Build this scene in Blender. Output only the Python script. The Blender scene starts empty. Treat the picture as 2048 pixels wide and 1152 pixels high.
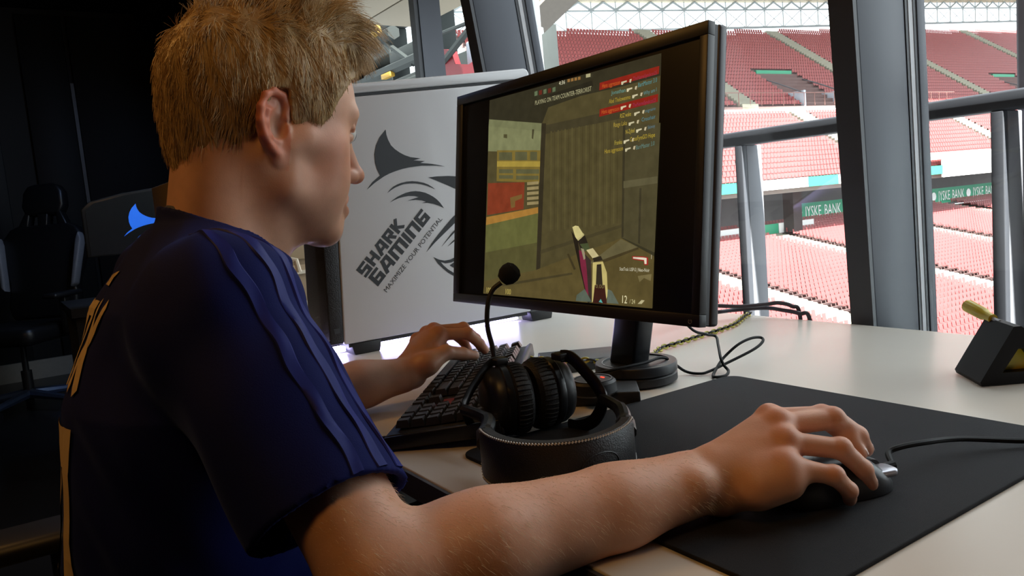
import bpy, bmesh, math, random
import numpy as np
from mathutils import Vector, Matrix
random.seed(7)
RNG = np.random.default_rng(7)
S = bpy.context.scene
COL = S.collection

# ------------------------------------------------------------------ camera
YAW, PITCH, ROLL = math.radians(33.4), math.radians(6.3), math.radians(4.9)
fw = Vector((-math.cos(YAW)*math.cos(PITCH), math.sin(YAW)*math.cos(PITCH), -math.sin(PITCH)))
r0 = fw.cross(Vector((0, 0, 1))).normalized()
u0 = r0.cross(fw)
rt = r0*math.cos(ROLL) - u0*math.sin(ROLL)
up = r0*math.sin(ROLL) + u0*math.cos(ROLL)
cam_data = bpy.data.cameras.new('camera')
cam = bpy.data.objects.new('camera', cam_data)
COL.objects.link(cam)
M3 = Matrix((rt, up, -fw)).transposed()
cam.matrix_world = Matrix.Translation((0, 0, 1.02)) @ M3.to_4x4()
cam_data.sensor_width = 36
cam_data.lens = 1555/2048*36
cam_data.clip_start = 0.02
cam_data.clip_end = 500
S.camera = cam

# ------------------------------------------------------------------ sky, lights, exposure
world = bpy.data.worlds.new('sky')
S.world = world
world.use_nodes = True
bg = world.node_tree.nodes['Background']
bg.inputs['Color'].default_value = (0.90, 0.96, 1.0, 1)
bg.inputs['Strength'].default_value = 3.2

def area(name, loc, target, size, power, color, size_y=None, portal=False):
    l = bpy.data.lights.new(name, 'AREA')
    l.shape = 'RECTANGLE'; l.size = size; l.size_y = size_y or size
    l.energy = power; l.color = color
    o = bpy.data.objects.new(name, l); COL.objects.link(o)
    o.location = loc
    d = Vector(target) - Vector(loc)
    o.rotation_euler = d.to_track_quat('-Z', 'Y').to_euler()
    if portal: l.cycles.is_portal = True
    return o
area('window_portal', (-2.0, 1.72, 1.62), (-2.0, 0, 1.62), 4.7, 1, (1, 1, 1), 2.0, True)
area('warm_ceiling_lamp', (0.2, -0.5, 2.6), (-0.4, 0.3, 0.8), 0.4, 5.0, (1.0, 0.50, 0.13))
area('warm_ceiling_lamp', (-1.9, -0.9, 2.6), (-0.9, 0.1, 1.0), 0.4, 8.0, (1.0, 0.50, 0.13))
sun = bpy.data.lights.new('sun', 'SUN'); sun.energy = 36.0; sun.angle = 0.02; sun.color = (1.0, 0.96, 0.90)
sun_o = bpy.data.objects.new('sun', sun); COL.objects.link(sun_o)
sun_o.rotation_euler = Vector((-0.66, 0.06, -0.74)).to_track_quat('-Z', 'Y').to_euler()

vs = S.view_settings
S.display_settings.display_device = 'sRGB'
vs.view_transform = 'Standard'; vs.look = 'None'; vs.gamma = 1.0
vs.use_curve_mapping = False
vs.exposure = 0.14

# ------------------------------------------------------------------ helpers
def lin(c):
    return tuple((x/255/12.92 if x/255 <= 0.04045 else ((x/255+0.055)/1.055)**2.4) for x in c)

MATS = {}
def mat(name, rgb, rough=0.5, metal=0.0, var=0.12, scale=30, bump=0.0, bscale=None, emit=0.0, spec=0.5, sss=0.0, coat=0.0, attr=None, stretch=None):
    """procedural principled material; rgb is sRGB 0-255 base colour"""
    if name in MATS: return MATS[name]
    m = bpy.data.materials.new(name); m.use_nodes = True
    nt = m.node_tree; b = nt.nodes['Principled BSDF']
    c = lin(rgb)
    b.inputs['Roughness'].default_value = rough
    b.inputs['Metallic'].default_value = metal
    b.inputs['Specular IOR Level'].default_value = spec
    b.inputs['Coat Weight'].default_value = coat
    tc = nt.nodes.new('ShaderNodeTexCoord')
    mp = nt.nodes.new('ShaderNodeMapping')
    nt.links.new(tc.outputs['Object'], mp.inputs['Vector'])
    if stretch: mp.inputs['Scale'].default_value = stretch
    n = nt.nodes.new('ShaderNodeTexNoise'); n.inputs['Scale'].default_value = scale; n.inputs['Detail'].default_value = 4
    nt.links.new(mp.outputs['Vector'], n.inputs['Vector'])
    mix = nt.nodes.new('ShaderNodeMix'); mix.data_type = 'RGBA'
    mix.inputs['A'].default_value = tuple(x*(1-var) for x in c)+(1,)
    mix.inputs['B'].default_value = tuple(min(1, x*(1+var)) for x in c)+(1,)
    nt.links.new(n.outputs['Fac'], mix.inputs['Factor'])
    out = mix.outputs['Result']
    if attr:
        a = nt.nodes.new('ShaderNodeAttribute'); a.attribute_name = attr
        mm = nt.nodes.new('ShaderNodeMix'); mm.data_type = 'RGBA'; mm.blend_type = 'MULTIPLY'
        mm.inputs['Factor'].default_value = 1.0
        nt.links.new(out, mm.inputs['A']); nt.links.new(a.outputs['Color'], mm.inputs['B'])
        out = mm.outputs['Result']
    nt.links.new(out, b.inputs['Base Color'])
    if emit:
        nt.links.new(out, b.inputs['Emission Color'])
        b.inputs['Emission Strength'].default_value = emit
    if sss:
        b.inputs['Subsurface Weight'].default_value = sss
        b.inputs['Subsurface Radius'].default_value = (0.012, 0.004, 0.002)
        b.inputs['Subsurface Scale'].default_value = 1.0
    if bump:
        n2 = nt.nodes.new('ShaderNodeTexNoise'); n2.inputs['Scale'].default_value = bscale or scale*4; n2.inputs['Detail'].default_value = 5
        nt.links.new(mp.outputs['Vector'], n2.inputs['Vector'])
        bp = nt.nodes.new('ShaderNodeBump'); bp.inputs['Strength'].default_value = bump; bp.inputs['Distance'].default_value = 0.002
        nt.links.new(n2.outputs['Fac'], bp.inputs['Height']); nt.links.new(bp.outputs['Normal'], b.inputs['Normal'])
    MATS[name] = m
    return m

def glass_mat():
    m = bpy.data.materials.new('window_glass'); m.use_nodes = True
    nt = m.node_tree; nt.nodes.clear()
    o = nt.nodes.new('ShaderNodeOutputMaterial'); t = nt.nodes.new('ShaderNodeBsdfTransparent')
    t.inputs['Color'].default_value = (0.93, 0.95, 0.95, 1)
    g = nt.nodes.new('ShaderNodeBsdfGlossy'); g.inputs['Roughness'].default_value = 0.02
    lw = nt.nodes.new('ShaderNodeLayerWeight'); lw.inputs['Blend'].default_value = 0.5
    pw = nt.nodes.new('ShaderNodeMath'); pw.operation = 'POWER'; pw.inputs[1].default_value = 5.0
    f = nt.nodes.new('ShaderNodeMath'); f.operation = 'MULTIPLY_ADD'; f.inputs[1].default_value = 0.6; f.inputs[2].default_value = 0.022
    nt.links.new(lw.outputs['Facing'], pw.inputs[0]); nt.links.new(pw.outputs[0], f.inputs[0])
    x = nt.nodes.new('ShaderNodeMixShader')
    nt.links.new(f.outputs[0], x.inputs[0]); nt.links.new(t.outputs[0], x.inputs[1]); nt.links.new(g.outputs[0], x.inputs[2])
    nt.links.new(x.outputs[0], o.inputs[0])
    return m

def emis_attr(name, strength):
    """screen: colours come from the mesh's colour attribute, screens give off light"""
    m = bpy.data.materials.new(name); m.use_nodes = True
    nt = m.node_tree; b = nt.nodes['Principled BSDF']
    a = nt.nodes.new('ShaderNodeAttribute'); a.attribute_name = 'picture'
    tc = nt.nodes.new('ShaderNodeTexCoord')
    n = nt.nodes.new('ShaderNodeTexNoise'); n.inputs['Scale'].default_value = 60; n.inputs['Detail'].default_value = 6
    nt.links.new(tc.outputs['Object'], n.inputs['Vector'])
    mr = nt.nodes.new('ShaderNodeMapRange'); mr.inputs['To Min'].default_value = 0.65; mr.inputs['To Max'].default_value = 1.35
    nt.links.new(n.outputs['Fac'], mr.inputs['Value'])
    v = nt.nodes.new('ShaderNodeVectorMath'); v.operation = 'SCALE'
    nt.links.new(a.outputs['Color'], v.inputs[0]); nt.links.new(mr.outputs[0], v.inputs['Scale'])
    nt.links.new(v.outputs[0], b.inputs['Emission Color'])
    b.inputs['Emission Strength'].default_value = strength
    b.inputs['Base Color'].default_value = (0.006, 0.006, 0.006, 1)
    b.inputs['Roughness'].default_value = 0.35
    b.inputs['Specular IOR Level'].default_value = 0.3
    return m

def tag(o, label=None, cat=None, group=None, kind=None):
    if label: o['label'] = label
    if cat: o['category'] = cat
    if group: o['group'] = group
    if kind: o['kind'] = kind
    return o

def thing(name, label, cat, loc=(0, 0, 0), rotz=0.0, group=None, kind=None):
    o = bpy.data.objects.new(name, None); COL.objects.link(o)
    o.empty_display_size = 0.05
    o.location = loc; o.rotation_euler = (0, 0, rotz)
    return tag(o, label, cat, group, kind)

def link(name, me, m=None, parent=None, smooth=False):
    o = bpy.data.objects.new(name, me); COL.objects.link(o)
    if m is not None and not me.materials: me.materials.append(m)
    if smooth:
        me.polygons.foreach_set('use_smooth', [True]*len(me.polygons))
    if parent is not None: o.parent = parent
    return o

class MB:
    """collects verts and faces into one mesh"""
    def __init__(s): s.v = []; s.f = []; s.c = []
    def add(s, vs, fs, col=None):
        n = len(s.v); s.v += [tuple(v) for v in vs]; s.f += [tuple(i+n for i in f) for f in fs]
        if col is not None: s.c += [col]*len(fs)
        return s
    def box(s, lo, hi, mtx=None, col=None):
        (a, b, c), (d, e, f) = lo, hi
        vs = [Vector(p) for p in ((a,b,c),(d,b,c),(d,e,c),(a,e,c),(a,b,f),(d,b,f),(d,e,f),(a,e,f))]
        if mtx is not None: vs = [mtx @ v for v in vs]
        return s.add(vs, [(3,2,1,0),(4,5,6,7),(0,1,5,4),(1,2,6,5),(2,3,7,6),(3,0,4,7)], col)
    def tube(s, pts, r, n=8, cap=True, flat=1.0, upv=(0, 0, 1)):
        pts = [Vector(p) for p in pts]
        rs = r if isinstance(r, (list, tuple)) else [r]*len(pts)
        base = len(s.v); rings = []
        t0 = (pts[1]-pts[0]).normalized()
        a = Vector(upv)
        if abs(t0.dot(a)) > 0.95: a = Vector((1, 0, 0))
        nrm = (a - t0*a.dot(t0)).normalized()
        for i, p in enumerate(pts):
            t = (pts[min(i+1, len(pts)-1)] - pts[max(i-1, 0)]).normalized()
            nrm = (nrm - t*nrm.dot(t)).normalized()
            bn = t.cross(nrm)
            for k in range(n):
                w = 2*math.pi*k/n
                s.v.append(tuple(p + (nrm*math.cos(w)*flat + bn*math.sin(w))*rs[i]))
        for i in range(len(pts)-1):
            for k in range(n):
                k2 = (k+1) % n
                s.f.append((base+i*n+k, base+i*n+k2, base+(i+1)*n+k2, base+(i+1)*n+k))
        if cap:
            s.f.append(tuple(base+k for k in reversed(range(n))))
            s.f.append(tuple(base+(len(pts)-1)*n+k for k in range(n)))
        return s
    def lathe(s, prof, n=32, mtx=None, closed=False):
        """prof: list of (r, z)"""
        base = len(s.v); m = len(prof)
        for (r, z) in prof:
            for k in range(n):
                w = 2*math.pi*k/n
                v = Vector((r*math.cos(w), r*math.sin(w), z))
                s.v.append(tuple(mtx @ v if mtx is not None else v))
        for i in range(m-1):
            for k in range(n):
                k2 = (k+1) % n
                s.f.append((base+i*n+k, base+i*n+k2, base+(i+1)*n+k2, base+(i+1)*n+k))
        if not closed:
            s.f.append(tuple(base+k for k in reversed(range(n))))
            s.f.append(tuple(base+(m-1)*n+k for k in range(n)))
        return s
    def prism(s, poly, z0, z1, mtx=None, col=None):
        n = len(poly)
        vs = [Vector((p[0], p[1], z0)) for p in poly] + [Vector((p[0], p[1], z1)) for p in poly]
        if mtx is not None: vs = [mtx @ v for v in vs]
        fs = [tuple(reversed(range(n))), tuple(range(n, 2*n))] + [(i, (i+1) % n, n+(i+1) % n, n+i) for i in range(n)]
        return s.add(vs, fs, col)
    def mesh(s, name='mesh', fix=True):
        me = bpy.data.meshes.new(name)
        me.from_pydata(s.v, [], s.f); me.update()
        if fix:
            bm = bmesh.new(); bm.from_mesh(me); bmesh.ops.recalc_face_normals(bm, faces=bm.faces[:]); bm.to_mesh(me); bm.free()
        return me
    def build(s, name, m, parent=None, smooth=False, bevel=0.0, seg=2, angle=35, fix=True):
        me = s.mesh(name, fix)
        if bevel:
            bm = bmesh.new(); bm.from_mesh(me)
            es = [e for e in bm.edges if len(e.link_faces) == 2 and e.calc_face_angle(0) > math.radians(angle)]
            bmesh.ops.bevel(bm, geom=es, offset=bevel, segments=seg, affect='EDGES', clamp_overlap=True, profile=0.5)
            bm.to_mesh(me); bm.free(); smooth = True
        o = link(name, me, m, parent)
        if smooth:
            me.polygons.foreach_set('use_smooth', [True]*len(me.polygons))
            try: me.set_sharp_from_angle(angle=math.radians(angle if not bevel else 50))
            except Exception: pass
        return o

def frame(o, x, y, z):
    """matrix from origin and three axes"""
    x, y, z = Vector(x), Vector(y), Vector(z)
    m = Matrix((x, y, z)).transposed().to_4x4(); m.translation = Vector(o)
    return m

def spline(P, n=8):
    P = [Vector(p) for p in P]; out = []
    for i in range(len(P)-1):
        p0 = P[max(i-1, 0)]; p1 = P[i]; p2 = P[i+1]; p3 = P[min(i+2, len(P)-1)]
        for k in range(n):
            t = k/n
            out.append(0.5*((2*p1)+(p2-p0)*t+(2*p0-5*p1+4*p2-p3)*t*t+(3*p1-p0-3*p2+p3)*t**3))
    out.append(P[-1])
    return out

def text_mesh(s, size=1.0):
    cu = bpy.data.curves.new('lettering', 'FONT'); cu.body = s; cu.size = size; cu.resolution_u = 2
    o = bpy.data.objects.new('lettering', cu); COL.objects.link(o)
    dg = bpy.context.evaluated_depsgraph_get(); dg.update()
    me = bpy.data.meshes.new_from_object(o.evaluated_get(dg))
    bpy.data.objects.remove(o); bpy.data.curves.remove(cu)
    vs = [v.co.copy() for v in me.vertices]; fs = [tuple(p.vertices) for p in me.polygons]
    bpy.data.meshes.remove(me)
    return vs, fs

STROKES = {
 'S': (4, [[(3.4,5.4),(.6,5.4),(.6,3),(3.4,3),(3.4,.6),(.6,.6)]]), 'H': (4, [[(.6,0),(.6,6)],[(3.4,0),(3.4,6)],[(.6,3),(3.4,3)]]),
 'A': (4.4, [[(.3,0),(1.8,5.4),(3.7,5.4),(3.7,0)],[(1.2,2),(3.7,2)]]), 'R': (4, [[(.6,0),(.6,5.4),(3.4,5.4),(3.4,2.9),(.6,2.9)],[(1.9,2.9),(3.4,0)]]),
 'K': (4, [[(.6,0),(.6,6)],[(3.4,6),(1.2,3.1),(3.5,0)]]), 'G': (4, [[(3.4,5.4),(.6,5.4),(.6,.6),(3.4,.6),(3.4,2.9),(2,2.9)]]),
 'M': (6, [[(.6,0),(.6,5.4),(5.4,5.4),(5.4,0)],[(3,0),(3,5.4)]]), 'I': (1.2, [[(.6,0),(.6,6)]]), 'N': (4, [[(.6,0),(.6,5.4),(3.4,5.4),(3.4,0)]]),
 'X': (4, [[(.4,0),(3.6,6)],[(3.6,0),(.4,6)]]), '0': (4, [[(.6,.6),(.6,5.4),(3.4,5.4),(3.4,.6),(.6,.6)]]),
}
def stroke_text(s, w=1.25, gap=0.7):
    """heavy square lettering; returns quads [(4 points)], total width; cap height 6"""
    quads = []; x = 0
    for ch in s:
        wd, lines = STROKES[ch]
        for L in lines:
            for (a, b) in zip(L, L[1:]):
                a = Vector(a); b = Vector(b); d = (b-a).normalized(); n = Vector((-d.y, d.x))*w/2
                e0 = d*w/2 if a != Vector(L[0]) or a.y not in (0, 6) else d*0
                e1 = d*w/2 if b != Vector(L[-1]) or b.y not in (0, 6) else d*0
                a2 = a-e0; b2 = b+e1
                quads.append([(p.x+x, p.y) for p in (a2-n, b2-n, b2+n, a2+n)])
        x += wd+gap
    return quads, x-gap

def mesh_np(name, V, F):
    me = bpy.data.meshes.new(name)
    me.vertices.add(len(V)); me.vertices.foreach_set('co', np.asarray(V, np.float32).ravel())
    n = F.shape[1]
    me.loops.add(F.size); me.loops.foreach_set('vertex_index', F.ravel().astype(np.int32))
    me.polygons.add(len(F)); me.polygons.foreach_set('loop_start', (np.arange(len(F))*n).astype(np.int32))
    me.update(calc_edges=True); me.validate()
    me.polygons.foreach_set('use_smooth', np.ones(len(me.polygons), bool))
    return me

LOGO = {'fin': [(0.1361, 1.1875), (0.121, 1.1723), (0.1114, 1.1565), (0.1058, 1.1389), (0.1055, 1.1212), (0.1083, 1.1082), (0.1138, 1.0963), (0.0948, 1.083), (0.0819, 1.0692), (0.0999, 1.0814), (0.121, 1.093), (0.1343, 1.0985), (0.1495, 1.103), (0.1648, 1.1066), (0.18, 1.1089), (0.1953, 1.1102), (0.2107, 1.1112), (0.2417, 1.1099), (0.2652, 1.1072), (0.2497, 1.1109), (0.2343, 1.1139), (0.2075, 1.1171), (0.2187, 1.1203), (0.1922, 1.123), (0.2093, 1.1264), (0.1861, 1.1299), (0.1735, 1.1343), (0.163, 1.1399), (0.1527, 1.1471), (0.1445, 1.1555), (0.1392, 1.1671), (0.1367, 1.1768)], 'brow': [(0.2234, 1.0861), (0.2431, 1.0871), (0.2709, 1.0867), (0.293, 1.0846), (0.3275, 1.0789), (0.3235, 1.0423), (0.2899, 1.0563), (0.2687, 1.0665), (0.2421, 1.0783)], 'arc': [(0.1263, 1.06), (0.1325, 1.0658), (0.1405, 1.0716), (0.1494, 1.0754), (0.1578, 1.0779), (0.1711, 1.0801), (0.1844, 1.0804), (0.1975, 1.0787), (0.2106, 1.0756), (0.221, 1.0713), (0.2297, 1.0657), (0.2362, 1.0606), (0.227, 1.0652), (0.2176, 1.0691), (0.2045, 1.0729), (0.1914, 1.0753), (0.1782, 1.0761), (0.165, 1.0755), (0.1554, 1.073), (0.1458, 1.07), (0.1361, 1.0656)], 'lower_fin': [(0.1295, 1.0401), (0.1375, 1.0451), (0.1473, 1.0504), (0.157, 1.0541), (0.1667, 1.0571), (0.1782, 1.0591), (0.1896, 1.0594), (0.2009, 1.0577), (0.2122, 1.0546), (0.2214, 1.0503), (0.2306, 1.0449), (0.2386, 1.0386), (0.2456, 1.0309), (0.2535, 1.0193), (0.2422, 1.025), (0.2289, 1.03), (0.2156, 1.033), (0.2013, 1.0334), (0.2124, 1.0356), (0.2027, 1.0393), (0.1876, 1.0414), (0.1697, 1.0409), (0.1841, 1.044), (0.1966, 1.0465), (0.1866, 1.0492), (0.1734, 1.0503), (0.1621, 1.0494), (0.1507, 1.0475), (0.1392, 1.044)], 'whisker': [(0.2023, 0.9306), (0.2158, 0.947), (0.2335, 0.9642), (0.2512, 0.9798), (0.2689, 0.9946), (0.2845, 1.0066), (0.3044, 1.0191), (0.3025, 1.0017), (0.2826, 0.9893), (0.2672, 0.9784), (0.2497, 0.9661), (0.2238, 0.9479)], 'whisker2': [(0.2398, 0.9383), (0.252, 0.9503), (0.2655, 0.9629), (0.2833, 0.977), (0.2828, 0.9718), (0.2614, 0.9556)], 'whisker3': [(0.2545, 0.9368), (0.2656, 0.9455), (0.2811, 0.9562), (0.2805, 0.951)], 'jaw': [(0.2173, 0.9176), (0.2296, 0.911), (0.2432, 0.9071), (0.2574, 0.9079), (0.2722, 0.9126), (0.2938, 0.9215), (0.293, 0.9138), (0.2735, 0.9054), (0.2588, 0.9014), (0.2445, 0.901), (0.2334, 0.9054), (0.239, 0.8978), (0.2492, 0.8879), (0.2643, 0.8773), (0.2877, 0.8655), (0.287, 0.8585), (0.2628, 0.8711), (0.2484, 0.881), (0.2374, 0.891), (0.2267, 0.9027)], 'jaw_inner': [(0.2549, 0.8956), (0.2669, 0.9016), (0.2923, 0.9075), (0.2889, 0.876), (0.2693, 0.8855)]}
LOGOTEXT = {'SHARK': [(0.0595, 0.8932), (0.1584, 0.9903), (0.0409, 0.9112)], 'GAMING': [(0.0839, 0.8726), (0.2187, 1.0015), (0.0648, 0.8929)], 'MAXIMIZE YOUR POTENTIAL': [(0.101, 0.8563), (0.2477, 0.9957), (0.0941, 0.8632)]}
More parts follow.
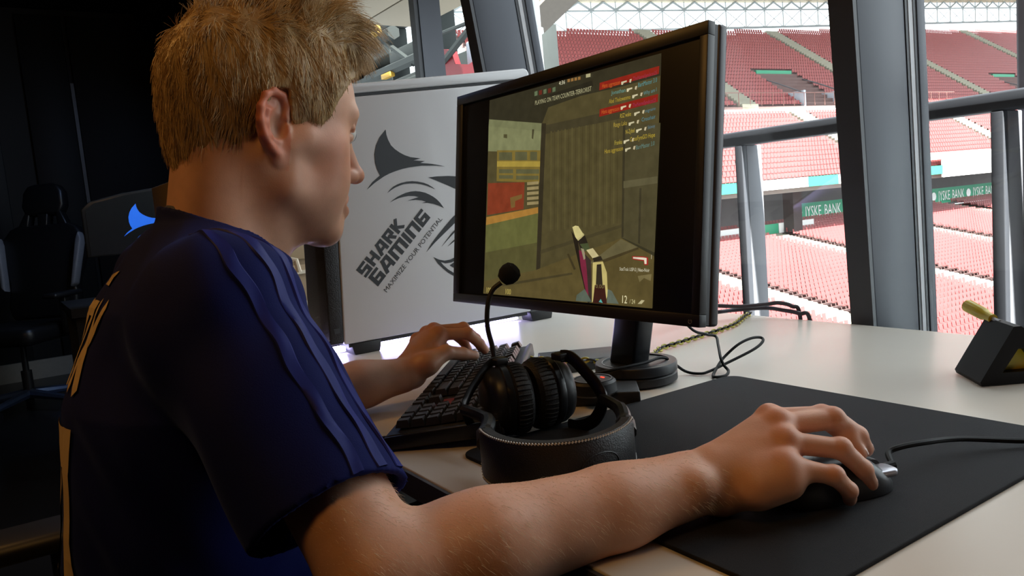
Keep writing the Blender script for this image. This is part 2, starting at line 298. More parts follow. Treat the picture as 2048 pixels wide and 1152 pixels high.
SCREEN = [((80, 72, 44), [(-0.1916, -0.1631), (0.2037, -0.1637), (0.2065, 0.1592), (-0.1858, 0.1608)]), ((50, 47, 33), [(-0.1858, 0.1608), (0.2065, 0.1592), (0.2068, 0.1311), (0.1365, 0.1293), (0.0541, 0.1306), (-0.0247, 0.1253), (-0.0387, 0.1033), (-0.1861, 0.1293)]), ((40, 38, 28), [(-0.0217, 0.1443), (0.075, 0.1481), (0.0774, 0.1393), (-0.0201, 0.1351)]), ((66, 60, 40), [(-0.0323, 0.0994), (0.1425, 0.0999), (0.1421, 0.0868), (-0.033, 0.086)]), ((118, 120, 84), [(-0.1861, 0.1293), (-0.0387, 0.1033), (-0.0407, 0.0915), (-0.1872, 0.1178)]), ((124, 126, 88), [(-0.1872, 0.1178), (-0.0407, 0.0915), (-0.042, 0.059), (-0.1871, 0.0762)]), ((80, 76, 48), [(-0.142, 0.0991), (-0.1319, 0.0979), (-0.1317, 0.0914), (-0.1418, 0.0934)]), ((70, 66, 44), [(-0.064, 0.0974), (-0.0588, 0.0967), (-0.0608, 0.0817), (-0.0647, 0.0837)]), ((122, 104, 48), [(-0.16, 0.075), (-0.0409, 0.0627), (-0.0414, 0.0135), (-0.1595, 0.0241)]), ((92, 90, 60), [(-0.154, 0.0711), (-0.1167, 0.0674), (-0.1162, 0.0546), (-0.1535, 0.058)]), ((92, 90, 60), [(-0.1083, 0.0673), (-0.0758, 0.064), (-0.0752, 0.0508), (-0.1078, 0.0538)]), ((92, 90, 60), [(-0.0678, 0.0632), (-0.0497, 0.0613), (-0.0492, 0.0483), (-0.0673, 0.05)]), ((92, 90, 60), [(-0.1529, 0.0433), (-0.1128, 0.0399), (-0.1125, 0.0335), (-0.1526, 0.0367)]), ((92, 90, 60), [(-0.1045, 0.0392), (-0.0435, 0.0341), (-0.0432, 0.0273), (-0.1042, 0.0321)]), ((92, 90, 60), [(-0.1525, 0.0334), (-0.1124, 0.0303), (-0.1122, 0.0247), (-0.1523, 0.0277)]), ((92, 90, 60), [(-0.1041, 0.0289), (-0.0444, 0.0243), (-0.0442, 0.0182), (-0.1038, 0.0225)]), ((165, 142, 62), [(-0.1593, 0.0569), (-0.0415, 0.0461), (-0.0411, 0.0377), (-0.159, 0.0479)]), ((128, 56, 34), [(-0.185, 0.0226), (-0.0806, 0.017), (-0.0816, -0.0252), (-0.1859, -0.0309)]), ((118, 90, 48), [(-0.1194, -0.0052), (-0.0865, -0.0014), (-0.0863, -0.0077), (-0.1052, -0.0115), (-0.1049, -0.021), (-0.1159, -0.0221)]), ((150, 134, 92), [(-0.0739, 0.0165), (-0.0441, 0.0159), (-0.0439, 0.0113), (-0.0737, 0.0118)]), ((150, 134, 92), [(-0.0736, 0.0087), (-0.0438, 0.0083), (-0.0436, 0.0037), (-0.0734, 0.004)]), ((150, 134, 92), [(-0.0733, 0.0009), (-0.0435, 0.0007), (-0.0433, -0.0039), (-0.0731, -0.0038)]), ((150, 134, 92), [(-0.073, -0.0069), (-0.0432, -0.007), (-0.043, -0.0116), (-0.0728, -0.0116)]), ((150, 134, 92), [(-0.0727, -0.0147), (-0.0429, -0.0146), (-0.0427, -0.0192), (-0.0725, -0.0193)]), ((166, 120, 54), [(-0.1874, -0.0342), (-0.0438, -0.0237), (-0.0434, -0.0329), (-0.1884, -0.0476)]), ((98, 98, 54), [(-0.1884, -0.0476), (-0.0434, -0.0329), (-0.0442, -0.0779), (-0.1881, -0.0938)]), ((84, 80, 46), [(-0.1881, -0.0938), (-0.0442, -0.0779), (-0.0451, -0.1201), (-0.1893, -0.1419)]), ((52, 46, 32), [(-0.0399, 0.1034), (-0.0287, 0.102), (-0.0347, -0.126), (-0.0449, -0.1247)]), ((88, 80, 48), [(-0.0171, 0.0886), (-0.014, 0.0882), (-0.0094, -0.061), (-0.0124, -0.0609)]), ((74, 66, 40), [(-0.0086, 0.0884), (-0.0056, 0.088), (-0.0009, -0.0606), (-0.0039, -0.0605)]), ((88, 80, 48), [(-0.0002, 0.0882), (0.0028, 0.0879), (0.0074, -0.0601), (0.0045, -0.0601)]), ((74, 66, 40), [(0.0081, 0.0881), (0.011, 0.0877), (0.0157, -0.0597), (0.0127, -0.0597)]), ((88, 80, 48), [(0.0163, 0.0879), (0.0192, 0.0876), (0.0238, -0.0593), (0.0209, -0.0592)]), ((74, 66, 40), [(0.0243, 0.0878), (0.0272, 0.0874), (0.0319, -0.0589), (0.029, -0.0588)]), ((88, 80, 48), [(0.0323, 0.0876), (0.0352, 0.0873), (0.0398, -0.0585), (0.037, -0.0584)]), ((74, 66, 40), [(0.0402, 0.0875), (0.0431, 0.0871), (0.0477, -0.0581), (0.0449, -0.058)]), ((88, 80, 48), [(0.0481, 0.0874), (0.0508, 0.087), (0.0555, -0.0577), (0.0527, -0.0576)]), ((74, 66, 40), [(0.0558, 0.0872), (0.0585, 0.0869), (0.0632, -0.0573), (0.0604, -0.0572)]), ((88, 80, 48), [(0.0634, 0.0871), (0.0662, 0.0867), (0.0708, -0.0569), (0.0681, -0.0568)]), ((74, 66, 40), [(0.071, 0.0869), (0.0737, 0.0866), (0.0783, -0.0565), (0.0756, -0.0564)]), ((88, 80, 48), [(0.0785, 0.0868), (0.0811, 0.0864), (0.0857, -0.0561), (0.0831, -0.056)]), ((74, 66, 40), [(0.0858, 0.0867), (0.0885, 0.0863), (0.0931, -0.0557), (0.0904, -0.0557)]), ((88, 80, 48), [(0.0931, 0.0865), (0.0958, 0.0862), (0.1003, -0.0553), (0.0977, -0.0553)]), ((74, 66, 40), [(0.1004, 0.0864), (0.1029, 0.086), (0.1075, -0.055), (0.105, -0.0549)]), ((88, 80, 48), [(0.1075, 0.0863), (0.1101, 0.0859), (0.1146, -0.0546), (0.1121, -0.0545)]), ((74, 66, 40), [(0.1146, 0.0861), (0.1171, 0.0858), (0.1217, -0.0542), (0.1192, -0.0542)]), ((88, 80, 48), [(0.1216, 0.086), (0.1241, 0.0857), (0.1286, -0.0539), (0.1261, -0.0538)]), ((74, 66, 40), [(0.1285, 0.0859), (0.131, 0.0855), (0.1355, -0.0535), (0.1331, -0.0535)]), ((70, 63, 40), [(-0.0336, -0.0894), (0.1438, -0.0546), (0.143, -0.0592), (-0.0346, -0.0955)]), ((76, 70, 46), [(0.1415, 0.077), (0.2092, 0.0714), (0.2053, -0.0923), (0.1436, -0.0719)]), ((58, 53, 36), [(0.1404, 0.0804), (0.1452, 0.0798), (0.1474, -0.0719), (0.1436, -0.0719)]), ((92, 86, 60), [(0.1445, 0.0025), (0.2066, 0.0044), (0.207, -0.0044), (0.1448, -0.0068)]), ((60, 55, 38), [(0.175, -0.0087), (0.1787, -0.0089), (0.1788, -0.0814), (0.1751, -0.0801)]), ((58, 54, 36), [(0.1436, -0.0719), (0.2053, -0.0923), (0.2047, -0.0993), (0.1428, -0.0765)]), ((90, 78, 44), [(-0.1893, -0.1419), (-0.0451, -0.1201), (0.0629, -0.0929), (0.1436, -0.0732), (0.2046, -0.0968), (0.2037, -0.1637), (-0.1916, -0.1631)]), ((100, 92, 62), [(0.0745, -0.1104), (0.1427, -0.0745), (0.1753, -0.0853), (0.1058, -0.103)]), ((70, 60, 36), [(0.1058, -0.103), (0.1753, -0.0853), (0.1772, -0.0879), (0.1101, -0.1064)]), ((66, 57, 34), [(0.0293, -0.0952), (0.0338, -0.0944), (0.0506, -0.1166), (0.0461, -0.1181)]), ((70, 62, 38), [(-0.1368, -0.145), (0.0418, -0.1218), (0.0441, -0.1246), (-0.1337, -0.149)]), ((36, 30, 22), [(0.0383, -0.0619), (0.0534, -0.075), (0.0639, -0.1177), (0.0873, -0.1619), (0.0788, -0.1638), (0.057, -0.1107)]), ((206, 194, 132), [(0.0403, -0.0562), (0.047, -0.0542), (0.0537, -0.0551), (0.0652, -0.0666), (0.062, -0.0701), (0.0511, -0.0736), (0.0476, -0.0707)]), ((188, 176, 120), [(0.0511, -0.0736), (0.062, -0.0694), (0.0651, -0.0652), (0.0674, -0.0681), (0.0546, -0.0765)]), ((42, 36, 28), [(0.0534, -0.0765), (0.0685, -0.0681), (0.0778, -0.0837), (0.063, -0.0936)]), ((72, 80, 50), [(0.058, -0.0808), (0.0754, -0.0794), (0.0801, -0.0879), (0.0694, -0.0914)]), ((120, 40, 60), [(0.0562, -0.0893), (0.0695, -0.0921), (0.0791, -0.1174), (0.085, -0.1592), (0.0787, -0.161), (0.0616, -0.1142)]), ((150, 140, 110), [(0.0605, -0.0865), (0.0671, -0.0879), (0.072, -0.1006), (0.0677, -0.1034)]), ((58, 46, 40), [(0.0696, -0.0949), (0.0828, -0.1033), (0.0873, -0.1619), (0.0808, -0.1595), (0.0748, -0.1174)]), ((204, 190, 140), [(0.0726, -0.0893), (0.0864, -0.0865), (0.0994, -0.0975), (0.087, -0.1011)]), ((46, 40, 30), [(0.0869, -0.1004), (0.1036, -0.0975), (0.1079, -0.103), (0.0893, -0.106)]), ((196, 180, 112), [(0.0872, -0.1067), (0.108, -0.105), (0.1167, -0.1199), (0.12, -0.1505), (0.1143, -0.1611), (0.0873, -0.1619)]), ((54, 46, 34), [(0.0957, -0.1094), (0.105, -0.1085), (0.1094, -0.1407), (0.1122, -0.1598), (0.0915, -0.161), (0.0948, -0.1378)]), ((60, 30, 24), [(0.0927, -0.1379), (0.1133, -0.1371), (0.1184, -0.1629), (0.0894, -0.1632)]), ((90, 170, 160), [(0.1019, -0.1611), (0.1059, -0.1567), (0.1102, -0.162)]), ((88, 98, 84), [(0.0543, -0.1537), (0.0715, -0.1444), (0.0873, -0.1619), (0.0524, -0.1624)]), ((96, 104, 90), [(0.1196, -0.1424), (0.1278, -0.1447), (0.1423, -0.1615), (0.1184, -0.1615)]), ((138, 34, 24), [(0.0914, 0.1315), (0.2041, 0.1335), (0.2046, 0.1434), (0.092, 0.1416)]), ((138, 34, 24), [(0.0928, 0.0949), (0.2038, 0.0985), (0.2042, 0.1084), (0.0934, 0.1051)]), ((206, 196, 160), [(0.1353, 0.1355), (0.1459, 0.1356), (0.1459, 0.1336), (0.1402, 0.1333), (0.1384, 0.131), (0.1355, 0.1315)]), ((200, 186, 150), [(0.1515, 0.1359), (0.1553, 0.1359), (0.1536, 0.131), (0.1508, 0.1321)]), ((206, 196, 160), [(0.1463, 0.1244), (0.1567, 0.1246), (0.1568, 0.1226), (0.1511, 0.1222), (0.1493, 0.1199), (0.1465, 0.1204)]), ((200, 186, 150), [(0.1623, 0.1249), (0.166, 0.1249), (0.1643, 0.1201), (0.1615, 0.1212)]), ((206, 196, 160), [(0.1571, 0.1141), (0.1673, 0.1144), (0.1674, 0.1124), (0.1619, 0.112), (0.1601, 0.1097), (0.1573, 0.1102)]), ((200, 186, 150), [(0.1728, 0.1148), (0.1765, 0.1148), (0.1748, 0.11), (0.1721, 0.111)]), ((206, 196, 160), [(0.1357, 0.1023), (0.1462, 0.1027), (0.1463, 0.1007), (0.1406, 0.1002), (0.1387, 0.0979), (0.1358, 0.0983)]), ((200, 186, 150), [(0.1519, 0.1031), (0.1557, 0.1032), (0.154, 0.0983), (0.1511, 0.0993)]), ((206, 196, 160), [(0.1618, 0.0906), (0.1719, 0.0911), (0.172, 0.0892), (0.1665, 0.0886), (0.1647, 0.0863), (0.1619, 0.0867)]), ((200, 186, 150), [(0.1774, 0.0916), (0.181, 0.0917), (0.1794, 0.0868), (0.1766, 0.0879)]), ((206, 196, 160), [(0.1519, 0.0789), (0.1622, 0.0795), (0.1623, 0.0775), (0.1567, 0.077), (0.1549, 0.0746), (0.1521, 0.075)]), ((200, 186, 150), [(0.1678, 0.0801), (0.1714, 0.0802), (0.1698, 0.0753), (0.167, 0.0763)]), ((206, 196, 160), [(0.1664, 0.0679), (0.1765, 0.0686), (0.1766, 0.0667), (0.1711, 0.066), (0.1693, 0.0637), (0.1666, 0.064)]), ((200, 186, 150), [(0.1819, 0.0692), (0.1855, 0.0694), (0.1839, 0.0645), (0.1811, 0.0654)]), ((206, 196, 160), [(0.1433, 0.0563), (0.1537, 0.0571), (0.1538, 0.0551), (0.1481, 0.0544), (0.1463, 0.052), (0.1434, 0.0523)]), ((200, 186, 150), [(0.1594, 0.0577), (0.1631, 0.0579), (0.1614, 0.0529), (0.1586, 0.0539)]), ((206, 196, 160), [(0.1466, 0.0453), (0.157, 0.0462), (0.1571, 0.0442), (0.1514, 0.0435), (0.1496, 0.0411), (0.1468, 0.0414)]), ((200, 186, 150), [(0.1626, 0.0469), (0.1663, 0.0472), (0.1646, 0.0421), (0.1618, 0.0431)]), ((160, 40, 36), [(0.1655, -0.0971), (0.1876, -0.0975), (0.1949, -0.0988), (0.1953, -0.1084), (0.1881, -0.1085), (0.187, -0.1033), (0.1666, -0.1016)]), ((224, 214, 190), [(0.1674, -0.0983), (0.1859, -0.0988), (0.1922, -0.0994), (0.1925, -0.1071), (0.1889, -0.1072), (0.1878, -0.102), (0.1675, -0.1003)]), ((120, 108, 70), [(0.1768, -0.123), (0.2019, -0.1197), (0.2005, -0.1287), (0.1887, -0.1252), (0.1808, -0.1307)]), ((180, 170, 130), [(0.1782, -0.1594), (0.1853, -0.1538), (0.1908, -0.1542), (0.1856, -0.159)]), ((96, 110, 80), [(-0.0585, 0.154), (-0.0508, 0.1543), (-0.0505, 0.1474), (-0.0582, 0.1471)]), ((100, 40, 30), [(-0.047, 0.1536), (-0.0394, 0.1539), (-0.0392, 0.1471), (-0.0467, 0.1468)]), ((96, 110, 80), [(-0.0357, 0.1533), (-0.0282, 0.1535), (-0.028, 0.1468), (-0.0354, 0.1465)]), ((100, 40, 30), [(-0.0245, 0.1529), (-0.0172, 0.1532), (-0.0169, 0.1464), (-0.0242, 0.1461)]), ((96, 110, 80), [(-0.0135, 0.1525), (-0.0063, 0.1528), (-0.0061, 0.1461), (-0.0133, 0.1458)]), ((150, 110, 60), [(0.0215, 0.1589), (0.0273, 0.1586), (0.0274, 0.1543), (0.0217, 0.1545)]), ((150, 110, 60), [(0.0295, 0.1586), (0.0352, 0.1583), (0.0354, 0.154), (0.0297, 0.1542)]), ((150, 110, 60), [(0.0374, 0.1582), (0.043, 0.1579), (0.0432, 0.1536), (0.0376, 0.1539)]), ((150, 110, 60), [(0.0453, 0.1579), (0.0508, 0.1576), (0.051, 0.1533), (0.0454, 0.1536)]), ((180, 172, 130), [(0.0628, 0.1586), (0.0724, 0.1582), (0.0726, 0.1533), (0.063, 0.1537)])]
SCREENTEXT = [('Hans aggresson', (0.0975, 0.1332), (0.1335, 0.1325), 0.0062, (196, 96, 40)), ('TheNameSyndicat25', (0.1582, 0.1328), (0.2015, 0.1333), 0.0052, (150, 50, 70)), ('Jonathan', (0.1172, 0.1212), (0.1446, 0.1207), 0.0054, (96, 150, 140)), ('BartMaster 3.0', (0.1679, 0.1227), (0.2019, 0.1239), 0.0058, (80, 140, 140)), ('Abel Thelowenmo', (0.1126, 0.1098), (0.1545, 0.1099), 0.0061, (176, 150, 50)), ('Why am I', (0.1784, 0.1107), (0.2015, 0.112), 0.0051, (90, 140, 140)), ('Hans aggresson', (0.0979, 0.0977), (0.1339, 0.0979), 0.0061, (196, 96, 40)), ('TheNameSyndicat25', (0.1587, 0.0982), (0.2011, 0.0989), 0.0053, (150, 50, 80)), ('RSZ wake', (0.1353, 0.0871), (0.1563, 0.0875), 0.006, (186, 160, 60)), ('migraine', (0.1821, 0.0877), (0.2007, 0.0889), 0.0045, (80, 120, 130)), ('Rasge Laka', (0.1229, 0.0767), (0.1492, 0.0766), 0.0061, (176, 150, 60)), ('Crosshair', (0.1761, 0.077), (0.2011, 0.0781), 0.0052, (80, 130, 140)), ('N-Zybel', (0.1468, 0.0644), (0.1637, 0.065), 0.006, (180, 156, 60)), ('Skinny', (0.1874, 0.0659), (0.2007, 0.0668), 0.0045, (90, 120, 130)), ('Franku', (0.1259, 0.0522), (0.1405, 0.0526), 0.0061, (180, 160, 60)), ('CrossFyreGO Hope', (0.1558, 0.0535), (0.2011, 0.0548), 0.006, (186, 160, 50)), ('Hans aggresson', (0.1062, 0.0428), (0.1428, 0.0437), 0.0061, (176, 150, 50)), ('BartMaster 3.0', (0.1674, 0.0419), (0.2007, 0.0441), 0.0058, (96, 130, 120)), ('PLAYING ON TEAM COUNTER-TERRORIST', (-0.0563, 0.1331), (0.0755, 0.1334), 0.0069, (176, 170, 130)), ('4:36', (0.0019, 0.1536), (0.016, 0.1534), 0.0059, (220, 214, 180)), ('100', (-0.1824, -0.161), (-0.1657, -0.161), 0.0093, (190, 170, 90)), ('100', (-0.1261, -0.1608), (-0.1091, -0.1608), 0.0089, (190, 170, 90)), ('12', (0.1471, -0.1599), (0.1586, -0.1599), 0.0107, (224, 214, 170)), ('/ 24', (0.1633, -0.1596), (0.1736, -0.1597), 0.0059, (200, 190, 140)), ('StatTrak USP-S | Neo-Noir', (0.1424, -0.1166), (0.1983, -0.1173), 0.0047, (214, 208, 180)), ('1', (0.1994, -0.1006), (0.2012, -0.1006), 0.0057, (210, 200, 170)), ('0.00', (0.0949, -0.142), (0.1125, -0.142), 0.0055, (120, 110, 70))]
STRIPE_ANGLES = (-2, 24, 48)
# ------------------------------------------------------------------ the room
M_floor = mat('dark_floor', (30, 28, 27), 0.3, var=0.2, scale=3, bump=0.05)
M_black = mat('black_wall_panel', (17, 18, 20), 0.6, var=0.15, scale=5)
M_ceil = mat('dark_ceiling', (28, 26, 25), 0.85)
M_wallw = mat('room_wall', (40, 37, 35), 0.85)
M_mull = mat('grey_window_column', (54, 57, 65), 0.42, metal=0.25, var=0.25, scale=4, bump=0.04, stretch=(1, 1, 0.15))
M_mulld = mat('dark_wall_shaded_column', (44, 46, 52), 0.45, var=0.1, scale=6)  # darker copy of the column grey for shaded room faces; walls use it too
M_gask = mat('window_gasket_white', (160, 160, 164), 0.4)
M_gaskd = mat('window_gasket_dark', (38, 40, 46), 0.5)
M_glass = glass_mat()
M_conc = mat('balcony_concrete', (150, 148, 144), 0.85, bump=0.1, scale=8)
M_base = mat('pale_baseboard', (196, 186, 170), 0.5)

def struct(name, mb, m, parent=None, **k):
    o = mb.build(name, m, parent, **k)
    if parent is None: o['kind'] = 'structure'
    return o
struct('floor', MB().box((-6.9, -3.2, -0.1), (2.6, 1.62, 0.0)), M_floor)
struct('ceiling', MB().box((-6.9, -3.2, 2.75), (2.6, 1.62, 2.85)), M_ceil)
wl = MB().box((-7.0, -3.2, 0), (-6.9, 1.62, 2.75))
wl_o = struct('wall_left', wl, M_black)
for (a, b) in ((-3.1, -1.2), (-1.17, 0.16), (0.36, 0.66), (0.69, 1.55)):
    MB().box((-6.9, a, 0.1), (-6.86, b, 2.7)).build('panel', M_black, wl_o, bevel=0.004)
MB().box((-6.88, 0.662, 0.9), (-6.855, 0.686, 2.2)).build('panel_edge', mat('pale_edge_strip', (120, 120, 120), 0.4), wl_o)
struct('baseboard_left', MB().box((-6.86, -3.2, 0), (-6.83, 1.55, 0.14)), M_base)
struct('wall_right', MB().box((2.5, -3.2, 0), (2.6, 1.62, 2.75)), M_wallw)
struct('wall_back', MB().box((-6.9, -3.3, 0), (2.6, -3.2, 2.75)), M_wallw)
struct('wall_front', MB().box((-6.9, 1.52, 0), (2.6, 1.66, 0.59)), M_mulld)
struct('trim_11', MB().box((-6.9, 1.18, 2.55), (2.6, 1.32, 2.75)), M_mulld)
struct('trim_12', MB().box((-6.9, 1.32, 0.59), (-4.3, 1.66, 2.75)), M_mulld)
struct('trim_13', MB().box((0.33, 1.32, 0.59), (2.6, 1.66, 2.75)), M_mulld)

# window columns: narrow room face coloured darker as shade, wide flank in its lit grey, glazing frame on the outer edge; the glazing leans in at the top
LEANX, LEANY, Y0 = 0.08, -0.18, 1.33
def sheared(dx=0.0, dy=0.0):
    sh = Matrix.Identity(4); sh[0][2] = LEANX; sh[0][3] = -LEANX*0.74; sh[1][2] = LEANY; sh[1][3] = -LEANY*0.74
    return sh
SH = sheared()
def column(x0, i):
    t = thing('trim_%d' % i, None, None); t['kind'] = 'structure'; t.location = (x0, Y0, 0)
    MB().box((0, 0, 0), (0.045, 0.010, 2.62), SH).build('front_face', M_mulld, t)
    MB().box((0.002, 0.010, 0), (0.045, 0.155, 2.62), SH).build('flank', M_mull, t, bevel=0.003)
    MB().box((0.006, 0.155, 0), (0.046, 0.164, 2.62), SH).build('gasket', M_gaskd, t)
    MB().box((0.006, 0.164, 0), (0.047, 0.178, 2.62), SH).build('gasket', M_gask, t)
    MB().box((0.006, 0.178, 0), (0.048, 0.186, 2.62), SH).build('gasket', M_gaskd, t)
    MB().box((0.006, 0.186, 0), (0.050, 0.215, 2.62), SH).build('frame_rail', M_mull, t, bevel=0.003)
    return t
XS = (0.27, -0.863, -1.99, -4.3)
for i, x in enumerate(XS): column(x, i+1)
ends = [(XS[i+1], XS[i]) for i in range(len(XS)-1)]
for i, (x0, x1) in enumerate(ends):
    w = thing('window_%d' % (i+1), None, None, (x0+0.050, Y0+0.198, 0)); w['kind'] = 'structure'
    MB().box((0, 0, 0.62), (x1-x0-0.055, 0.006, 2.60), SH).build('pane', M_glass, w)
    MB().box((0, -0.03, 2.56), (x1-x0-0.055, 0.03, 2.62), SH).build('frame_rail', M_mull, w)
    MB().box((0, -0.03, 0.59), (x1-x0-0.055, 0.03, 0.625), SH).build('sill', M_mull, w)

# balcony outside: slab, canopy, railing
struct('ground', MB().box((-9, 1.72, -0.3), (3, 2.6, 0.0)), M_conc)
M_soff = mat('beige_soffit', (112, 102, 84), 0.7, var=0.06, scale=2)
cp = thing('canopy', 'beige panelled canopy over the balcony seen at the top of the window', 'canopy', (0, 0, 0))
for k in range(3):
    for j in range(3):
        y0 = 1.74+j*0.54; x0 = -6.2+k*1.05
        MB().box((x0, y0, 2.6), (x0+1.04, y0+0.525, 2.63)).build('panel', M_soff, cp, bevel=0.004)
MB().box((-6.2, 1.74, 2.632), (-3.05, 3.35, 2.72)).build('slab', M_mulld, cp)
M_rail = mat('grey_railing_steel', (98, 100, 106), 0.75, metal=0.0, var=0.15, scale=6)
M_raild = mat('dark_rail_shaded_post', (46, 49, 56), 0.75)
rl = thing('balcony_railing', 'dark grey steel balcony railing outside the window with two wide posts', 'railing', (0, 2.0, 0))
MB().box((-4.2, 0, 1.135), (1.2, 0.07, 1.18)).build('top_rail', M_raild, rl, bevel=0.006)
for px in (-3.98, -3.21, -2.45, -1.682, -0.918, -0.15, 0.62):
    p = MB().box((px, 0.0, 0.0), (px+0.03, 0.022, 1.135)).build('post', M_raild, rl, bevel=0.003)  # front coloured darker as shade; the flank below holds the lit grey
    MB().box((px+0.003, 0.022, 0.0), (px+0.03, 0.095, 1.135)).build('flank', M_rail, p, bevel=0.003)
for (a, b) in ((-3.95, -3.21), (-3.18, -2.45), (-0.80, -0.15)):
    MB().box((a+0.03, 0.045, 0.12), (b, 0.052, 1.10)).build('glass_panel', M_glass, rl)
oc = MB(); oc.box((-0.905, 2.10, 0), (-0.66, 2.16, 2.0))
tag(oc.build('wide_post', mat('post_grey', (116, 114, 122), 0.5), None, bevel=0.01), 'broad grey steel post outside at the right edge of the window', 'post')
dpost = thing('outside_column', 'dark grey square column outside the far left window beside the head', 'column', (-4.74, 2.5, 0))
MB().box((0, 0, 0), (0.07, 0.03, 2.6)).build('front_face', M_gaskd, dpost)  # front coloured darker than the flank, as its shaded face
MB().box((0.01, 0.03, 0), (0.08, 0.19, 2.6)).build('flank', M_mull, dpost)
rc = MB().lathe([(0.075, 0), (0.075, 2.9)], 24, Matrix.Translation((-4.36, 3.2, 0)))
rc.lathe([(0.09, 2.13), (0.09, 2.16)], 24, Matrix.Translation((-4.36, 3.2, 0)))
tag(rc.build('round_column', mat('pale_column_paint', (200, 204, 206), 0.4), None, smooth=True), 'pale round column outside behind the top corner of the white computer case', 'column')
gb = MB().tube([(-6.0, 4.05, 2.36), (-5.35, 4.05, 2.52), (-4.7, 4.05, 2.72)], 0.13, 4)
tag(gb.build('roof_beam', mat('brown_beam', (112, 104, 96), 0.7), None), 'thick grey brown roof beam outside above the white computer case', 'beam')

# blurred clutter outside the far left window
M_dk = mat('outside_dark_green', (30, 36, 35), 0.8, scale=2, var=0.4)
M_red = mat('outside_red', (96, 14, 22), 0.5)
M_yel = mat('outside_yellow', (146, 112, 24), 0.6)
def at6(p): return Vector(p)
sw = MB().prism([(0, 0), (0.10, 0.28), (0.34, 0.36), (0.50, 0.30), (0.56, 0.10), (0.86, 0.04), (1.14, 0.12), (1.2, -0.25), (0.15, -0.25)], -0.06, 0.06,
                frame((-10.76, 6.0, 3.02), (0.98, 0.2, 0), (0, 0, 1), (0.2, -0.98, 0)))
tag(sw.build('curved_sign', M_red, None), 'red curved sign shape outside between two window columns', 'sign')
tag(MB().box((-10.1, 6.2, 2.7), (-9.5, 6.7, 3.42)).build('grey_cabinet', mat('outside_grey', (128, 136, 146), 0.6), None, bevel=0.03), 'pale grey cabinet outside just behind the red curved sign', 'cabinet')
tr = thing('roof_truss', 'dark steel roof truss outside seen beside the forehead', 'truss', (0, 0, 0))
for (a, b, r) in (((-12.9, 6, 4.20), (-11.4, 6, 3.35), 0.05), ((-13.2, 6, 3.42), (-11.2, 6, 3.42), 0.09), ((-10.75, 6, 3.62), (-9.5, 6, 3.58), 0.03), ((-10.7, 6, 3.10), (-9.6, 6, 3.5), 0.05), ((-12.9, 6, 3.98), (-12.0, 6, 3.98), 0.12)):
    MB().tube([a, b], r, 6).build('strut', M_dk, tr)
tag(MB().box((-13.6, 6.3, 2.0), (-11.4, 6.6, 3.30)).build('low_roof', M_dk, None, bevel=0.05), 'dark low roof outside behind the forehead', 'roof')
tag(MB().prism([(0, 0), (0.34, 0), (0.17, 0.30)], 0, 0.1, frame((-12.55, 5.9, 4.0), (1, 0, 0), (0, 0, 1), (0, -1, 0))).build('warning_sign', M_yel, None), 'yellow triangular sign outside under the canopy', 'sign')
tag(MB().box((-12.45, 5.9, 3.28), (-12.1, 6.0, 3.36)).build('yellow_crate', M_yel, None, bevel=0.01), 'small yellow crate on the low roof outside', 'crate')
tag(MB().box((-12.75, 5.95, 3.15), (-12.5, 6.05, 3.24)).build('yellow_crate', M_yel, None, bevel=0.01), 'smaller yellow crate lower down on the low roof outside', 'crate')

wing = thing('building_wing', 'grey green wing of the building outside beyond the far left window', 'building', (-12, 6.6, 0))
for (x0, x1, z0, z1) in ((-16, -8.9, 0, 3.45), (-16, -12.3, 3.70, 3.97), (-16, -13.45, 3.45, 4.42), (-16, -8.9, 4.42, 6.0), (-12.35, -11.65, 3.45, 4.42)):
    MB().box((x0+12, 0.0, z0), (x1+12, 0.4, z1)).build('wall_panel', M_dk, wing, bevel=0.02)
# ------------------------------------------------------------------ stadium stand
CZ = 1.02
SU = Vector((0.055, 0.9985, 0)); SN = Vector((-0.9985, 0.055, 0))
KS = 1.9        # plan and heights below are in units of KS metres, measured from the balcony
def SP(s, t, z): return (SU*s + SN*t + Vector((0, 0, z)))*KS + Vector((0, 0, CZ))
SM = frame((0, 0, CZ), SU, SN, (0, 0, 1)) @ Matrix.Scale(KS, 4)
stand = thing('stadium_stand', 'red seated stadium stand with two tiers seen through the windows', 'stadium stand', (0, 0, 0))
M_step = mat('terrace_concrete', (104, 84, 82), 0.9, var=0.1, scale=1)
M_aisle = mat('aisle_concrete', (140, 138, 124), 0.9, var=0.08, scale=2)
M_seat = mat('red_seat_plastic', (142, 66, 66), 0.5, var=0.15, scale=3)
M_white = mat('white_board', (226, 228, 226), 0.5)
M_green = mat('green_board', (40, 140, 104), 0.5)
M_dark = mat('concourse_dark', (66, 60, 60), 0.9, var=0.3, scale=0.6)
def ztop(s): return 11.0 + 0.054*(s-31)
TIERS = [('lower_terrace', 11.5, 31.5, -6.6, -2.72, 44), ('mid_terrace', 27.1, 33.6, -0.15, 4.1, 15), ('upper_terrace', 34.2, 50.0, 4.55, 15.6, 36)]
S0, S1 = 20.0, 100.0
AISLES = {'lower_terrace': [24.6, 34.3, 44.0, 53.6, 66, 80, 95], 'mid_terrace': [41.4, 56.8, 72, 88, 103], 'upper_terrace': [38.0, 52.4, 66.6, 84.8, 100]}
seats = []
